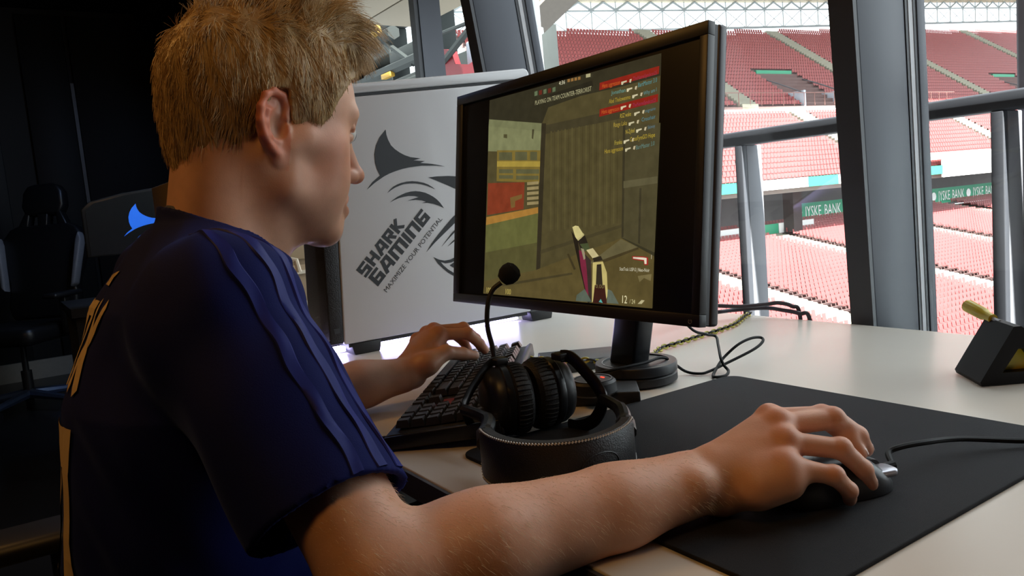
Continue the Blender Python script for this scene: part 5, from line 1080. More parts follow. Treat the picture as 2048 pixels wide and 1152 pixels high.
# --- head, built in its own axes (f forward, r to his right, u up; origin midway between the ears)
HO = np.array([-0.857, 0.261, 1.114]); hy = math.radians(96); hpit = math.radians(9); hroll = math.radians(0)
f0 = np.array([math.cos(hy), math.sin(hy), 0]); ri = np.array([math.sin(hy), -math.cos(hy), 0]); z0 = np.array([0, 0, 1.0])
hf = f0*math.cos(hpit)-z0*math.sin(hpit); hu = z0*math.cos(hpit)+f0*math.sin(hpit)
HR = np.stack([hf, ri, hu], 1)            # world = HO + HR @ (f, r, u)
def w2h(p): return HR.T @ (np.array(p)-HO)
h = Field((-0.135, -0.105, -0.215), (0.145, 0.105, 0.145), 0.00125)
h.ball((-0.006, 0, 0.047), (0.094, 0.075, 0.080), 0.01)
h.ball((0.030, 0, 0.035), (0.066, 0.062, 0.072), 0.03)
h.ball((0.040, 0, -0.015), (0.045, 0.056, 0.075), 0.03)
h.ball((0.040, 0, -0.060), (0.043, 0.049, 0.052), 0.03)
for sg in (1, -1):
    h.cone((0.000, sg*0.060, -0.020), (0.004, sg*0.055, -0.060), 0.016, 0.013, 0.025)
    h.cone((0.004, sg*0.054, -0.060), (0.070, sg*0.016, -0.098), 0.014, 0.014, 0.022)
    h.cone((0.052, sg*0.050, -0.010), (0.020, sg*0.064, -0.008), 0.0165, 0.010, 0.02)       # cheek bone
    h.ball((0.048, sg*0.036, -0.045), (0.028, 0.022, 0.030), 0.03)
    h.cone((0.080, sg*0.040, 0.030), (0.092, sg*0.012, 0.027), 0.009, 0.009, 0.014)      # brow
h.ball((0.076, 0, -0.100), (0.016, 0.018, 0.014), 0.014)                                     # chin
h.cone((0.082, 0, -0.050), (0.080, 0, -0.078), 0.016, 0.014, 0.02)                         # muzzle
for sg in (1, -1):
    h.ball((0.096, sg*0.033, 0.010), (0.014, 0.017, 0.011), 0.014, 'sub')
    h.ball((0.0795, sg*0.0315, 0.0105), 0.0122, 0.002)
    h.cone((0.0865, sg*0.021, 0.0155), (0.0825, sg*0.043, 0.0155), 0.0045, 0.004, 0.003)  # upper lid
    h.cone((0.0855, sg*0.022, 0.003), (0.081, sg*0.042, 0.004), 0.0035, 0.003, 0.004)
h.cone((0.089, 0, 0.018), (0.109, 0, -0.028), 0.0075, 0.0095, 0.012)                      # nose
h.ball((0.1115, 0, -0.031), (0.0105, 0.0100, 0.0095), 0.006)
for sg in (1, -1):
    h.ball((0.099, sg*0.0105, -0.034), (0.010, 0.0068, 0.008), 0.006)
    h.ball((0.101, sg*0.0065, -0.0425), (0.0055, 0.0030, 0.004), 0.003, 'sub')
h.cone((0.0945, 0.0, -0.0595), (0.087, 0.019, -0.066), 0.0070, 0.0045, 0.005); h.cone((0.0945, 0.0, -0.0595), (0.087, -0.019, -0.066), 0.0070, 0.0045, 0.005)
h.cone((0.0925, 0.007, -0.0745), (0.0865, 0.018, -0.0695), 0.0078, 0.0045, 0.005); h.cone((0.0925, -0.007, -0.0745), (0.0865, -0.018, -0.0695), 0.0078, 0.0045, 0.005)
for sg in (1, -1): h.cone((0.103, 0, -0.0668), (0.0915, sg*0.023, -0.0678), 0.0016, 0.0014, 0.002, 'sub')
# neck
nb = w2h((-0.862, 0.197, 0.975)); 
h.cone((-0.031, 0, -0.02), tuple(nb), 0.053, 0.053, 0.03)
h.cone((0.012, 0, -0.055), tuple(w2h((-0.862, 0.215, 0.985))), 0.042, 0.046, 0.03)
for sg in (1, -1):
    h.cone((-0.022, sg*0.052, -0.035), tuple(w2h((-0.862+sg*0.022, 0.245, 0.985))), 0.013, 0.012, 0.02)
    h.cone((-0.055, sg*0.020, -0.01), tuple(w2h((-0.862+sg*0.035, 0.185, 0.985))), 0.026, 0.030, 0.03)
# ears
for sg in (1, -1):
    # ear plane: tilted back, flaring out behind
    ec = np.array([-0.012, sg*0.071, -0.001])
    e_up = np.array([-0.16, sg*0.10, 0.98]); e_up /= np.linalg.norm(e_up)
    e_bk = np.array([-0.93, sg*0.36, -0.06]); e_bk -= e_up*(e_bk@e_up); e_bk /= np.linalg.norm(e_bk)
    e_n = np.cross(e_up, e_bk)
    EP = lambda b, u_, n_=0.0: tuple(ec+e_bk*b+e_up*u_+e_n*n_*(1 if e_n[1]*sg > 0 else -1))
    h.ball(EP(0.009, 0.002, -0.004), (0.019, 0.030, 0.0045), 0.006, 'add', [e_bk, e_up, e_n])
    hel = [(-0.006, 0.008), (-0.009, 0.020), (-0.004, 0.030), (0.007, 0.0345), (0.018, 0.030), (0.0255, 0.019), (0.027, 0.006), (0.0235, -0.008), (0.016, -0.020), (0.009, -0.027)]
    for p, q_ in zip(hel, hel[1:]):
        h.cone(EP(*p, 0.002), EP(*q_, 0.002), 0.0036, 0.0036, 0.0035)
    ant = [(0.006, 0.022), (0.016, 0.016), (0.019, 0.004), (0.016, -0.008), (0.008, -0.015), (0.001, -0.013)]
    for p, q_ in zip(ant, ant[1:]):
        h.cone(EP(*p, 0.0), EP(*q_, 0.0), 0.0034, 0.0034, 0.004)
    h.ball(EP(0.004, -0.0285, -0.001), (0.0088, 0.0105, 0.0055), 0.006, 'add', [e_bk, e_up, e_n])
    h.cone(EP(-0.005, -0.002, 0.002), EP(-0.0045, -0.010, 0.002), 0.0045, 0.0045, 0.004)
    h.ball(EP(0.0055, 0.000, 0.003), (0.0095, 0.0120, 0.0085), 0.004, 'sub', [e_bk, e_up, e_n])
    h.ball(EP(0.010, 0.0225, 0.0035), (0.0085, 0.0045, 0.0035), 0.003, 'sub', [e_bk, e_up, e_n])
hv, hfc = h.surface(); hv = relax(hv, hfc, 2)
hl = hv.copy()                                    # head-local copy for masks
head_w = HO+hv @ HR.T

# --- arms and hands
SR = np.array([-0.700, 0.165, 0.955]); ER = np.array([-0.500, 0.198, 0.763]); WR = np.array([-0.449, 0.462, 0.772])
a = Field((-0.80, 0.08, 0.725), (-0.325, 0.66, 1.03), 0.0017)
a.cone(SR, SR*0.5+ER*0.5, 0.046, 0.041, 0.01)
a.cone(SR*0.5+ER*0.5, ER, 0.041, 0.038, 0.02)
d_ = WR-ER
a.cone(ER, ER+d_*0.30+[0.004, 0, 0.002], 0.036, 0.0380, 0.02); a.cone(ER+d_*0.30+[0.004, 0, 0.002], ER+d_*0.72, 0.0372, 0.029, 0.02)
a.cone(ER+d_*0.22+[-0.012, 0, 0.002], ER+d_*0.6+[-0.004, 0, 0.002], 0.032, 0.027, 0.02)
a.cone(ER+d_*0.72+[0.007, 0, 0.002], WR+[0.009, 0, 0.001], 0.027, 0.0215, 0.02); a.cone(ER+d_*0.72+[-0.008, 0, 0.002], WR+[-0.009, 0, 0.003], 0.026, 0.022, 0.02)
a.ball(WR+[0.020, -0.016, 0.010], 0.0095, 0.014)                                               # wrist bone
FR = [ # knuckle, middle joint, end joint, tip, radii
 [(-0.4355, 0.546, 0.812), (-0.4093, 0.5831, 0.8111), (-0.3937, 0.5959, 0.7921), (-0.3872, 0.6020, 0.7775)],
 [(-0.4195, 0.539, 0.811), (-0.3995, 0.585, 0.8099), (-0.3923, 0.6086, 0.7907), (-0.3915, 0.6180, 0.7760)],
 [(-0.405, 0.527, 0.802), (-0.380, 0.5645, 0.7925), (-0.3734, 0.5848, 0.7711), (-0.3729, 0.5935, 0.7560)],
 [(-0.394, 0.511, 0.789), (-0.3696, 0.5388, 0.7787), (-0.367, 0.5543, 0.7627), (-0.372, 0.5620, 0.7515)]]
RAD = [(0.0105, 0.0088, 0.0078, 0.0066), (0.0108, 0.0090, 0.0080, 0.0068), (0.0105, 0.0086, 0.0076, 0.0064), (0.0095, 0.0076, 0.0066, 0.0056)]
def hand(fd, W, chains, thumb, rad, palm_dn, back_n):
    W = np.array(W)
    for i, (c, r) in enumerate(zip(chains, rad)):
        c = [np.array(p) for p in c]
        base = W+(c[0]-W)*0.25
        fd.cone(base, c[0], 0.0165, r[0]+0.001, 0.012)
        fd.cone(base+np.array(palm_dn)*0.9, c[0]+np.array(palm_dn)*0.75, 0.013, 0.0085, 0.014)
        fd.ball(c[0]+np.array(back_n)*0.003, r[0]*0.98, 0.006)
    for c, r in zip(chains, rad):
        c = [np.array(p) for p in c]
        for k in range(3):
            fd.cone(c[k], c[k+1], r[k] if k else r[0]*0.9, r[k+1], 0.0035)
        fd.ball(c[1]+np.array(back_n)*0.0012, r[1]*1.03, 0.003)
    t = [np.array(p) for p in thumb]
    fd.cone(W+(t[0]-W)*0.35, t[0], 0.016, 0.0155, 0.014); fd.cone(t[0], t[1], 0.015, 0.0118, 0.012)
    fd.cone(t[1], t[2], 0.0108, 0.0098, 0.004); fd.cone(t[2], t[3], 0.0098, 0.0072, 0.004)
TR = [(-0.452, 0.508, 0.779), (-0.452, 0.545, 0.774), (-0.436, 0.578, 0.768), (-0.425, 0.601, 0.763)]
hand(a, WR+[0, 0.006, 0.002], FR, TR, RAD, (0.0, 0.0, -0.020), (-0.1, -0.2, 0.97))
a.cone((-0.405, 0.490, 0.772), (-0.392, 0.506, 0.778), 0.016, 0.014, 0.016)                   # outer heel of the hand
rv, rf = a.surface(); rv = relax(rv, rf, 2)

SL = np.array([-1.022, 0.190, 0.958]); EL = np.array([-1.040, 0.235, 0.782]); WL = np.array([-1.022, 0.470, 0.780])
b = Field((-1.14, 0.10, 0.725), (-0.955, 0.67, 1.03), 0.0017)
b.cone(SL, EL, 0.052, 0.040, 0.01)
d_ = WL-EL
b.cone(EL, EL+d_*0.32, 0.038, 0.041, 0.02); b.cone(EL+d_*0.32, EL+d_*0.74, 0.040, 0.030, 0.02)
b.cone(EL+d_*0.74+[0.006, 0, 0.002], WL+[0.006, 0, 0.003], 0.027, 0.0215, 0.02); b.cone(EL+d_*0.74+[-0.008, 0, 0.002], WL+[-0.010, 0, 0.003], 0.026, 0.0215, 0.02)
FL = [
 [(-1.0432, 0.5478, 0.829), (-1.0345, 0.5929, 0.8236), (-1.0365, 0.6135, 0.8047), (-1.0400, 0.6245, 0.7915)],
 [(-1.0620, 0.5500, 0.832), (-1.0590, 0.6005, 0.8285), (-1.0600, 0.6218, 0.8081), (-1.0610, 0.6290, 0.7930)],
 [(-1.0800, 0.5460, 0.826), (-1.0820, 0.5920, 0.8210), (-1.0840, 0.6130, 0.8020), (-1.0860, 0.6200, 0.7900)],
 [(-1.0960, 0.5360, 0.816), (-1.1040, 0.5720, 0.8110), (-1.1060, 0.5890, 0.7960), (-1.1080, 0.5960, 0.7860)]]
TL = [(-1.0015, 0.5020, 0.797), (-1.0080, 0.5370, 0.807), (-1.0170, 0.5700, 0.798), (-1.0200, 0.5930, 0.7905)]
hand(b, WL+[0, 0.006, 0.002], FL, TL, RAD, (0.0, 0.0, -0.018), (0.05, -0.25, 0.96))
lv, lf = b.surface(); lv = relax(lv, lf, 2)

# --- trunk and legs (under the clothes)
t = Field((-1.12, -0.08, 0.0), (-0.60, 0.62, 1.02), 0.007)
t.ball((-0.86, 0.145, 0.78), (0.130, 0.055, 0.18), 0.03); t.ball((-0.86, 0.11, 0.56), (0.155, 0.10, 0.12), 0.03)
t.cone(SR+[0, 0.02, 0], SL+[0, 0.02, 0], 0.030, 0.030, 0.03)
for sg in (1, -1):
    t.cone((-0.86+sg*0.085, 0.12, 0.535), (-0.86+sg*0.11, 0.50, 0.545), 0.072, 0.055, 0.03)
    t.cone((-0.86+sg*0.11, 0.50, 0.545), (-0.86+sg*0.11, 0.46, 0.12), 0.05, 0.035, 0.02)
    t.cone((-0.86+sg*0.11, 0.44, 0.05), (-0.86+sg*0.12, 0.58, 0.03), 0.038, 0.028, 0.02)
tv, tf = t.surface()

V = np.vstack([head_w, rv, lv, tv]); o1 = len(head_w); o2 = o1+len(rv); o3 = o2+len(lv)
F = np.vstack([hfc, rf+o1, lf+o2, tf+o3])
me = mesh_np('body', V, F)
# natural colouring of the skin: redder ears, cheeks, knuckles and lips
col = np.ones((len(V), 4), np.float32)
def tint(mask, c): col[:len(mask), :3] *= (1-mask[:, None])+mask[:, None]*np.array(c, np.float32)
g = lambda P, c, r: np.exp(-((P-np.array(c))**2).sum(1)/(2*r*r))
m = np.zeros(len(V))
ear = np.clip((np.abs(hl[:, 1])-0.0705)/0.008, 0, 1)*((hl[:, 2] > -0.045) & (hl[:, 2] < 0.045) & (hl[:, 0] < -0.003))
m[:o1] = ear; tint(m, (1.0, 0.62, 0.55))
for sg in (1, -1):
    m[:] = 0; m[:o1] = g(hl, (0.055, sg*0.052, -0.022), 0.026); tint(m*0.8, (1.0, 0.78, 0.74))
m[:] = 0; m[:o1] = g(hl, (0.115, 0, -0.033), 0.014); tint(m*0.7, (1.0, 0.74, 0.70))
m[:] = 0; m[:o1] = g(hl*[1, 0.45, 1.0], (0.0985, 0, -0.067), 0.0075); tint(np.clip(m*1.3, 0, 1), (0.92, 0.55, 0.55))
for ch_, oa, P in ((FR, o1, rv), (FL, o2, lv)):
    for c in ch_:
        for j, rr_ in ((0, 0.012), (1, 0.009), (2, 0.007)):
            m[:] = 0; m[oa:oa+len(P)] = g(P, np.array(c[j])+[0, 0, 0.006], rr_); tint(m*0.40, (1.0, 0.74, 0.66))
        m[:] = 0; m[oa:oa+len(P)] = g(P, np.array(c[3]), 0.007); tint(m*0.5, (1.0, 0.80, 0.76))
ca = me.color_attributes.new('tone', 'FLOAT_COLOR', 'POINT'); ca.data.foreach_set('color', col.ravel())
M_skin = mat('skin', (216, 164, 136), 0.46, var=0.15, scale=45, bump=0.07, bscale=700, sss=0.14, attr='tone', spec=0.4)
person = link('person', me, M_skin)
tag(person, 'person with short blond hair in a navy t-shirt, seated with one hand on the mouse', 'person')

# --- fingernails
nm = MB()
def nail(p2, p3, upn, r):
    p2, p3, upn = Vector(p2), Vector(p3), Vector(upn)
    d = (p3-p2).normalized(); n_ = (upn-d*upn.dot(d)).normalized(); s_ = d.cross(n_)
    c = p3-d*0.001; vs_ = []
    for i in range(5):
        for j in range(5):
            a_ = (j-2)/2*0.95; x = (i-2)/2*0.0048
            vs_.append(c+d*x+s_*math.sin(a_)*r*0.98+n_*(math.cos(a_)*r*1.0+0.0007-0.0004*abs(i-2)))
    nm.add(vs_, [(i*5+j, i*5+j+1, (i+1)*5+j+1, (i+1)*5+j) for i in range(4) for j in range(4)])
for c, r in zip(FR, RAD): nail(c[2], c[3], (0.2, 0.6, 0.6), r[3])
for c, r in zip(FL, RAD): nail(c[2], c[3], (0.2, 0.6, 0.6), r[3])
nail(TR[2], TR[3], (-0.7, 0.2, 0.6), 0.0075); nail(TL[2], TL[3], (0.75, 0.1, 0.6), 0.0074)
nm.build('fingernails', mat('nail', (226, 184, 168), 0.25, var=0.03), person, smooth=True)

# --- eyes
for sg in (1, -1):
    c = HO+HR @ np.array([0.0797, sg*0.0315, 0.0100]); ax = Vector(tuple(HR @ np.array([0.98, 0.0, -0.2])))
    q_ = ax.to_track_quat('Z', 'Y').to_matrix().to_4x4(); q_.translation = Vector(tuple(c))
    e = MB().lathe([(0.0126*math.sin(w), 0.0126*math.cos(w)) for w in np.linspace(0.02, 3.1, 14)], 20, q_).build('eye', mat('eye_white', (226, 220, 214), 0.15, var=0.02), person, smooth=True)
    MB().lathe([(0.0058, 0.0113), (0.005, 0.0121), (0.0024, 0.0127), (0.0022, 0.0128)], 18, q_).build('iris', mat('iris_blue', (84, 108, 128), 0.2), e, smooth=True)

# --- shirt
s = Field((-1.16, -0.05, 0.58), (-0.42, 0.38, 1.085), 0.0026)
sq = 0.62
def torso(X, Y, Z):
    # elliptical tube along a bent spine
    zc = np.array([0.56, 0.70, 0.86, 0.95, 1.00, 1.03]); yc = np.array([0.135, 0.132, 0.146, 0.167, 0.200, 0.214])
    ry = np.array([0.120, 0.116, 0.110, 0.090, 0.076, 0.066]); rx = np.array([0.170, 0.168, 0.182, 0.165, 0.100, 0.074])
    y0_ = np.interp(Z, zc, yc); a_ = np.interp(Z, zc, rx); b_ = np.interp(Z, zc, ry)
    q1 = (X+0.86)/a_; q2 = (Y-y0_)/b_
    k0 = np.sqrt(q1*q1+q2*q2); k1 = np.sqrt((q1/a_)**2+(q2/b_)**2)
    return np.where(k1 > 1e-6, k0*(k0-1)/np.maximum(k1, 1e-6), -b_)*0.92
s.put(torso, (-1.06, 0.0, 0.56), (-0.66, 0.30, 1.04), 0.02)
s.cone((-0.705, 0.160, 0.950), (-1.015, 0.175, 0.954), 0.054, 0.056, 0.05)
for sg in (1, -1):
    s.cone((-0.86+sg*0.03, 0.192, 0.978), (-0.86+sg*0.13, 0.170, 0.952), 0.042, 0.048, 0.04)
HNR = np.array([0.65, 0.04, -0.755]); HNR /= np.linalg.norm(HNR)
s.cone((-0.702, 0.162, 0.952), (-0.515, 0.199, 0.782), 0.058, 0.047, 0.03)                 # right sleeve
s.cone((-0.705, 0.145, 0.930), (-0.535, 0.165, 0.795), 0.054, 0.040, 0.04)                 # its hanging back fold
s.cone((-1.018, 0.190, 0.955), (-1.044, 0.250, 0.790), 0.060, 0.062, 0.04)                 # left sleeve
# cloth folds
def folds(X, Y, Z):
    w1 = np.sin(70*(Z+0.6*X)+9*Y+2.0*np.sin(18*X+11*Z))
    w2 = np.sin(46*(X*0.9-Z*0.5)+26*Y+1.6*np.sin(23*Z))
    w3 = np.sin(120*(0.70*X+0.45*Z+0.5*Y)+2.4*np.sin(30*Y+14*Z))
    m1 = np.exp(-(((X+0.70)/0.10)**2+((Z-0.86)/0.09)**2))
    return 0.0020*w1*(0.35+m1)+0.0016*w2+0.0007*w3
ax_ = [s.lo[k]+s.h*np.arange(s.n[k]) for k in range(3)]
GX, GY, GZ = np.meshgrid(*ax_, indexing='ij', sparse=True)
s.d += folds(GX, GY, GZ).astype(np.float32)
solid = s.d.copy()
shell = np.maximum(s.d, -(s.d+0.0062))
hemR = (HNR[0]*GX+HNR[1]*GY+HNR[2]*GZ)+0.955+0.010*np.sin(40*GY)*0.3
armR = (GX > -0.68) & (hemR > -0.2)
HNL = np.array([-0.10, 0.30, -0.95]); HNL /= np.linalg.norm(HNL)
hemL = (HNL[0]*GX+HNL[1]*GY+HNL[2]*GZ)-(HNL @ np.array([-1.043, 0.245, 0.802]))
shell = np.where(GX > -0.70, np.maximum(shell, hemR), shell)
shell = np.where((GX < -1.0) & (GY > 0.0), np.maximum(shell, hemL), shell)
# neck opening
na = np.array([-0.862, 0.201, 0.985]); nd = np.array([0.0, 0.31, 0.951]); nr = 0.0605
px, py, pz = GX-na[0], GY-na[1], GZ-na[2]
tt = px*nd[0]+py*nd[1]+pz*nd[2]
rad_ = np.sqrt(np.maximum((px*0.98)**2+py**2+pz**2-tt*tt, 0))
hole = np.maximum(rad_-nr, -(tt+0.10))
shell = np.maximum(shell, -hole)
neckline = (GZ-(1.036-0.62*(GY-0.165)))*0.85
shell = np.where((np.abs(GX+0.86) < 0.105), np.maximum(shell, neckline), shell)
s.d = shell.astype(np.float32)
sv, sf = s.surface(); sv = relax(sv, sf, 2)
M_shirt = mat('navy_shirt_cloth', (14, 21, 76), 0.8, var=0.10, scale=14, bump=0.12, bscale=900, spec=0.12)
for m_ in (M_shirt,):
    b_ = m_.node_tree.nodes['Principled BSDF']; b_.inputs['Sheen Weight'].default_value = 0.14; b_.inputs['Sheen Roughness'].default_value = 0.35; b_.inputs['Sheen Tint'].default_value = (0.16, 0.25, 0.75, 1)
shirt = link('shirt', mesh_np('shirt', sv, sf), M_shirt, person)
s.d = solid
def outward(o, d, r0=0.2, r1=0.0, n_=200):
    """outermost point of the shirt's surface on the ray from o along d"""
    rs_ = np.linspace(r0, r1, n_); P = np.array(o)[None]+np.array(d)[None]*rs_[:, None]
    v = s.sample(P); i = np.argmax(v < 0)
    if not (v < 0).any(): return None
    return P[i]
# collar band
e1_ = np.array([1.0, 0, 0]); e2_ = np.cross(nd, e1_); ring = []
for k in range(48):
    w = 2*math.pi*k/48; dirv = e1_*math.cos(w)*1.0+e2_*math.sin(w)
    base = na+dirv*(nr+0.001)
    tt_ = np.linspace(0.12, -0.09, 240); P = base[None]+nd[None]*tt_[:, None]; v = np.maximum(s.sample(P), P[:, 2]-(1.036-0.62*(P[:, 1]-0.165))); i = np.argmax(v < 0)
    ring.append(P[i])
ring = np.array(ring)
for _ in range(3): ring = (np.roll(ring, 1, 0)+ring*2+np.roll(ring, -1, 0))/4
MB().tube([tuple(p) for p in ring]+[tuple(ring[0])], 0.0052, 8, cap=False, flat=1.0).build('collar', mat('navy_rib', (20, 27, 66), 0.7, bump=0.2, bscale=300), shirt, smooth=True)
# three tape stripes down the outside of the sleeve
def on_arm(tq, ang):
    A_ = np.array([-0.702, 0.162, 0.955]); B_ = np.array([-0.515, 0.199, 0.782]); ax = (B_-A_)/np.linalg.norm(B_-A_)
    s1 = np.cross(ax, [0, 1, 0]); s1 /= np.linalg.norm(s1)
    if s1[2] < 0: s1 = -s1
    s2 = np.array([0, 1.0, 0])-ax*ax[1]; s2 /= np.linalg.norm(s2)
    c = A_+(B_-A_)*tq
    return outward(c, s1*math.cos(ang)+s2*math.sin(ang), 0.13, 0.0)
M_tape = mat('navy_tape', (19, 29, 104), 0.6, var=0.05, spec=0.2)
for ang in STRIPE_ANGLES:
    vs_ = []; n_ = 0
    for k, tq in enumerate(np.linspace(-0.30, 0.87, 60)):
        wob = 1.6*math.sin(13*tq+ang)+1.2*math.sin(31*tq+2*ang)
        row = [on_arm(tq, math.radians(ang+wob+q_)) for q_ in (-5.5, -4.6, -1.5, 1.5, 4.6, 5.5)]
        if any(p is None for p in row): continue
        A_ = np.array([-0.702, 0.162, 0.955]); B_ = np.array([-0.515, 0.199, 0.782]); ax = (B_-A_)/np.linalg.norm(B_-A_)
        for q_, p in enumerate(row):
            o_ = p-A_; o_ = o_-ax*(o_@ax); o_ /= np.linalg.norm(o_)
            vs_.append(p+o_*(0.0005 if q_ in (0, 5) else 0.0019+0.0007*math.sin(21*tq+q_+ang)))
        n_ += 1
    V_ = np.array(vs_).reshape(n_, 6, 3)
    for _ in range(2): V_[1:-1] = (V_[:-2]+2*V_[1:-1]+V_[2:])/4
    MB().add([tuple(p) for p in V_.reshape(-1, 3)], [(a_*6+b_, a_*6+b_+1, (a_+1)*6+b_+1, (a_+1)*6+b_) for a_ in range(n_-1) for b_ in range(5)]).build('sleeve_stripe', M_tape, shirt, smooth=True)
# hem seam
# lettering on the back, laid onto the cloth
def back_y(x, z):
    ys = np.linspace(-0.04, 0.16, 260); P = np.stack([np.full(260, x), ys, np.full(260, z)], 1); v = s.sample(P); i = np.argmax(v < 0)
    return ys[i] if (v < 0).any() else None
M_gold = mat('back_print_gold', (206, 176, 124), 0.6)
def lay(quads, w, x0, x1, z0, z1, name):
    mb = MB()
    for q in quads:
        a_, b_, c_, d_ = [np.array(p, float) for p in q]; n_ = 10
        vs_ = []
        for i in range(n_+1):
            for j in range(3):
                t_ = i/n_; u_ = j/2
                p = (a_*(1-t_)+b_*t_)*(1-u_)+(d_*(1-t_)+c_*t_)*u_
                x = x0+(x1-x0)*p[0]/w; z = z0+(z1-z0)*p[1]/6
                y = back_y(x, z)
                vs_.append((x, (y if y is not None else 0.1)-0.0022, z))
        mb.add(vs_, [(i*3+j, i*3+j+1, (i+1)*3+j+1, (i+1)*3+j) for i in range(n_) for j in range(2)])
    return mb.build(name, M_gold, shirt, fix=False)
q, w = stroke_text('NAX', 1.1, 0.9); lay(q, w, -0.975, -0.805, 0.880, 0.958, 'name_lettering')
q, w = stroke_text('00', 1.1, 1.2); lay(q, w, -0.985, -0.805, 0.64, 0.850, 'number_lettering')
q = [[(0, 0), (3, 0), (3.6, 3.4), (0.8, 2.2)], [(0.8, 2.2), (3.6, 3.4), (4, 6), (1.6, 4)]]; lay(q, 4, -0.890, -0.842, 0.972, 0.986, 'small_crest')

# --- trousers
p_ = Field((-1.10, -0.06, 0.05), (-0.62, 0.60, 0.70), 0.008)
p_.ball((-0.86, 0.11, 0.575), (0.168, 0.112, 0.085), 0.03)
for sg in (1, -1):
    p_.cone((-0.86+sg*0.085, 0.12, 0.535), (-0.86+sg*0.11, 0.50, 0.545), 0.080, 0.064, 0.03)
    p_.cone((-0.86+sg*0.11, 0.50, 0.545), (-0.86+sg*0.11, 0.46, 0.14), 0.060, 0.050, 0.02)
pv_, pf_ = p_.surface()
link('trousers', mesh_np('trousers', relax(pv_, pf_, 2), pf_), mat('dark_trousers', (36, 36, 42), 0.8), person)

# --- hair: a cap of short hair, then single strands over it
HK = ([-0.13, -0.085, -0.065, -0.045, -0.036, -0.030, -0.022, -0.008, -0.002, 0.006, 0.020, 0.030, 0.040, 0.052, 0.068, 0.085, 0.13],
      [-0.066, -0.066, -0.060, -0.048, -0.030, 0.006, 0.036, 0.036, 0.010, -0.002, -0.010, -0.008, 0.008, 0.036, 0.060, 0.072, 0.080])
c_ = Field((-0.14, -0.11, -0.09), (0.16, 0.11, 0.19), 0.002)
c_.ball((-0.009, 0, 0.046), (0.1015, 0.0815, 0.089), 0.01)
c_.ball((0.022, 0, 0.050), (0.076, 0.068, 0.072), 0.03)
c_.ball((-0.055, 0, -0.012), (0.042, 0.051, 0.062), 0.03)
c_.ball((0.030, 0, 0.112), (0.062, 0.056, 0.034), 0.03)
c_.ball((0.074, 0, 0.108), (0.026, 0.046, 0.026), 0.03)
cx_ = [c_.lo[k]+c_.h*np.arange(c_.n[k]) for k in range(3)]
CX, CY, CZz = np.meshgrid(*cx_, indexing='ij', sparse=True)
line = np.interp(CX, *HK)
c_.d += (0.0016*np.sin(150*CX+40*CZz)*np.sin(170*CY+60*CZz)+0.0012*np.sin(260*CX)*np.sin(210*CY+90*CX)).astype(np.float32)
c_.d = np.maximum(c_.d, ((line-CZz)*0.7+0*CY)).astype(np.float32)
cv, cf = c_.surface(); cv = relax(cv, cf, 2)
M_hair = mat('blond_hair', (176, 144, 98), 0.42, var=0.22, scale=60, bump=0.5, bscale=260, spec=0.4, stretch=(1, 1, 0.25))
hair = link('hair', mesh_np('hair', HO+cv @ HR.T, cf), M_hair, person)
# normals of the cap
tri = cv[cf]; fn = np.cross(tri[:, 2]-tri[:, 0], tri[:, 3]-tri[:, 1]); ar = np.linalg.norm(fn, axis=1)
fn /= np.maximum(ar, 1e-12)[:, None]; cen = tri.mean(1)
ok = (cen[:, 2] > np.interp(cen[:, 0], *HK)+0.0015) & (ar > 1e-9)
cen, fn, ar = cen[ok], fn[ok], ar[ok]
out = (fn*(cen-np.array([0, 0, 0.04]))).sum(1) > 0
cen, fn, ar = cen[out], fn[out], ar[out]
NS = 19000
pick = RNG.choice(len(cen), NS, p=ar/ar.sum())
P0 = cen[pick]+RNG.normal(size=(NS, 3))*0.0012; N0 = fn[pick]
topw = np.clip((P0[:, 2]-0.085)/0.04, 0, 1)
frontw = np.clip((P0[:, 0]-0.02)/0.06, 0, 1)
down = np.stack([0.10+0.25*np.sin(30*P0[:, 2]+20*P0[:, 0]), 0*P0[:, 0], -np.ones(NS)], 1)
topd = np.stack([0.35+0.9*frontw, 0.25*np.sign(P0[:, 1])*0-0.1+0.5*np.sin(40*P0[:, 0]+30*P0[:, 1]), 0.9-0.5*frontw], 1)
D0 = down*(1-topw)[:, None]+topd*topw[:, None]
clump = np.sin(P0 @ np.array([[170, 40], [60, 190], [90, 70]])+np.array([0.3, 1.1]))
D0[:, 0] += 0.35*clump[:, 0]; D0[:, 1] += 0.35*clump[:, 1]; D0 += RNG.normal(size=(NS, 3))*0.22
D0 -= N0*(D0*N0).sum(1)[:, None]*(1-0.55*topw)[:, None]
D0 /= np.linalg.norm(D0, axis=1)[:, None]
lift = 0.22+0.35*topw+0.1*RNG.random(NS)
D0 = D0+N0*lift[:, None]; D0 /= np.linalg.norm(D0, axis=1)[:, None]
Ls = (0.011+0.007*RNG.random(NS))*(1-topw)+(0.024+0.018*RNG.random(NS))*topw*(1+0.25*frontw)
nearline = np.clip((P0[:, 2]-np.interp(P0[:, 0], *HK))/0.03, 0.35, 1); Ls *= nearline
droop = np.array([0.25, 0, -0.75])
NSEG = 5; pts = []
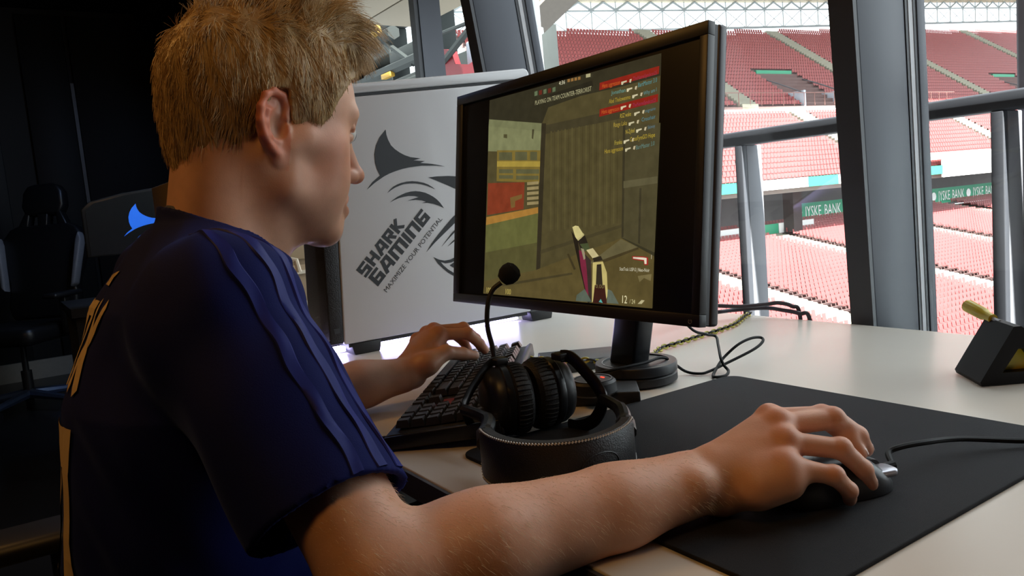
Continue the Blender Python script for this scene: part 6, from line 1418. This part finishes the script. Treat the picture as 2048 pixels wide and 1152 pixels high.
# strands gather into locks: each leans towards the axis of its nearest lock
NC = 420
ci = RNG.choice(len(cen), NC, p=ar/ar.sum()); CC = cen[ci]
own = np.zeros(NS, int)
for a0_ in range(0, NS, 2000):
    dd_ = ((P0[a0_:a0_+2000, None]-CC[None])**2).sum(2); own[a0_:a0_+2000] = dd_.argmin(1)
cd_ = np.zeros((NC, 3)); np.add.at(cd_, own, D0); cd_ += RNG.normal(size=(NC, 3))*0.35*np.bincount(own, minlength=NC)[:, None]*np.clip((CC[:, 2:3]-0.07)/0.04, 0.25, 1)
cd_ /= np.maximum(np.linalg.norm(cd_, axis=1), 1e-9)[:, None]
D0 = D0*0.45+cd_[own]*0.55; D0 /= np.linalg.norm(D0, axis=1)[:, None]
pull = (CC[own]-P0); pull -= D0*(pull*D0).sum(1)[:, None]
cur = P0-N0*0.001; dirv = D0.copy()
for k in range(NSEG+1):
    pts.append(cur.copy()); cur = cur+dirv*(Ls/NSEG)[:, None]
    dirv = dirv+pull*(0.9/np.maximum(Ls, 0.01)/NSEG*(0.35+0.45*topw))[:, None]+droop[None]*(0.10+0.28*topw*frontw)[:, None]-N0*0.06+RNG.normal(size=(NS, 3))*0.06
    dirv /= np.linalg.norm(dirv, axis=1)[:, None]
def strands(pts, r0, name, m, parent, M=None):
    pts = np.stack(pts, 1)                      # (n, k, 3)
    n_, k_ = pts.shape[:2]
    d = np.gradient(pts, axis=1); d /= np.maximum(np.linalg.norm(d, axis=2), 1e-9)[..., None]
    ref = RNG.normal(size=(n_, 1, 3)); e1 = np.cross(d, ref); e1 /= np.maximum(np.linalg.norm(e1, axis=2), 1e-9)[..., None]; e2 = np.cross(d, e1)
    rr = (r0*np.linspace(1, 0.25, k_))[None, :, None]
    R = [pts+(e1*math.cos(w)+e2*math.sin(w))*rr for w in (0, 2.0944, 4.18879)]
    VV = np.stack(R, 2).reshape(-1, 3)          # strand, seg, side
    base = (np.arange(n_)*k_*3)[:, None, None]
    q = np.array([[(i*3+j, i*3+(j+1) % 3, (i+1)*3+(j+1) % 3, (i+1)*3+j) for j in range(3)] for i in range(k_-1)]).reshape(1, -1, 4)
    FF = (base+q).reshape(-1, 4)
    if M is not None: VV = HO+VV @ HR.T
    o = link(name, mesh_np(name, VV, FF), m, parent); o['kind'] = 'stuff'
    return o
M_str = mat('blond_strands', (204, 172, 124), 0.36, var=0.30, scale=120, spec=0.5)
strands(pts, 0.00042, 'hair_strands', M_str, hair, True)
# eyebrows
eb = []
for sg in (1, -1):
    for k in range(150):
        x = RNG.random(); eb.append((0.097-0.016*x, sg*(0.014+0.030*x), 0.029+0.004*math.sin(2.4*x)+RNG.normal()*0.0016, sg))
eb = np.array(eb); E0 = eb[:, :3]; ed = np.stack([0.25+0*eb[:, 0], eb[:, 3]*0.8, 0.35+RNG.normal(size=len(eb))*0.2], 1)
strands([E0+ed*(0.0075*k/3) for k in range(4)], 0.00032, 'eyebrows', M_str, person, True)
# fine hairs on the right forearm
ids = np.where((rv[:, 1] < 0.47) & (rv[:, 2] > 0.765) & (rv[:, 0] > -0.60))[0]
ids = RNG.choice(ids, 3600)
ctr = ER+(np.clip((rv[ids]-ER) @ (WR-ER)/((WR-ER)@(WR-ER)), -0.5, 1))[:, None]*(WR-ER)
nn_ = rv[ids]-ctr; nn_ /= np.linalg.norm(nn_, axis=1)[:, None]
fdv = np.array([0.55, 0.45, -0.5])[None]+nn_*0.35+RNG.normal(size=(len(ids), 3))*0.20
strands([rv[ids]+nn_*0.0002+fdv*(0.0055*k/3)+np.array([0, 0, -0.0009])*k*k*0.15 for k in range(4)], 0.00010, 'arm_hairs', mat('arm_hair_blond', (252, 232, 200), 0.35), person)
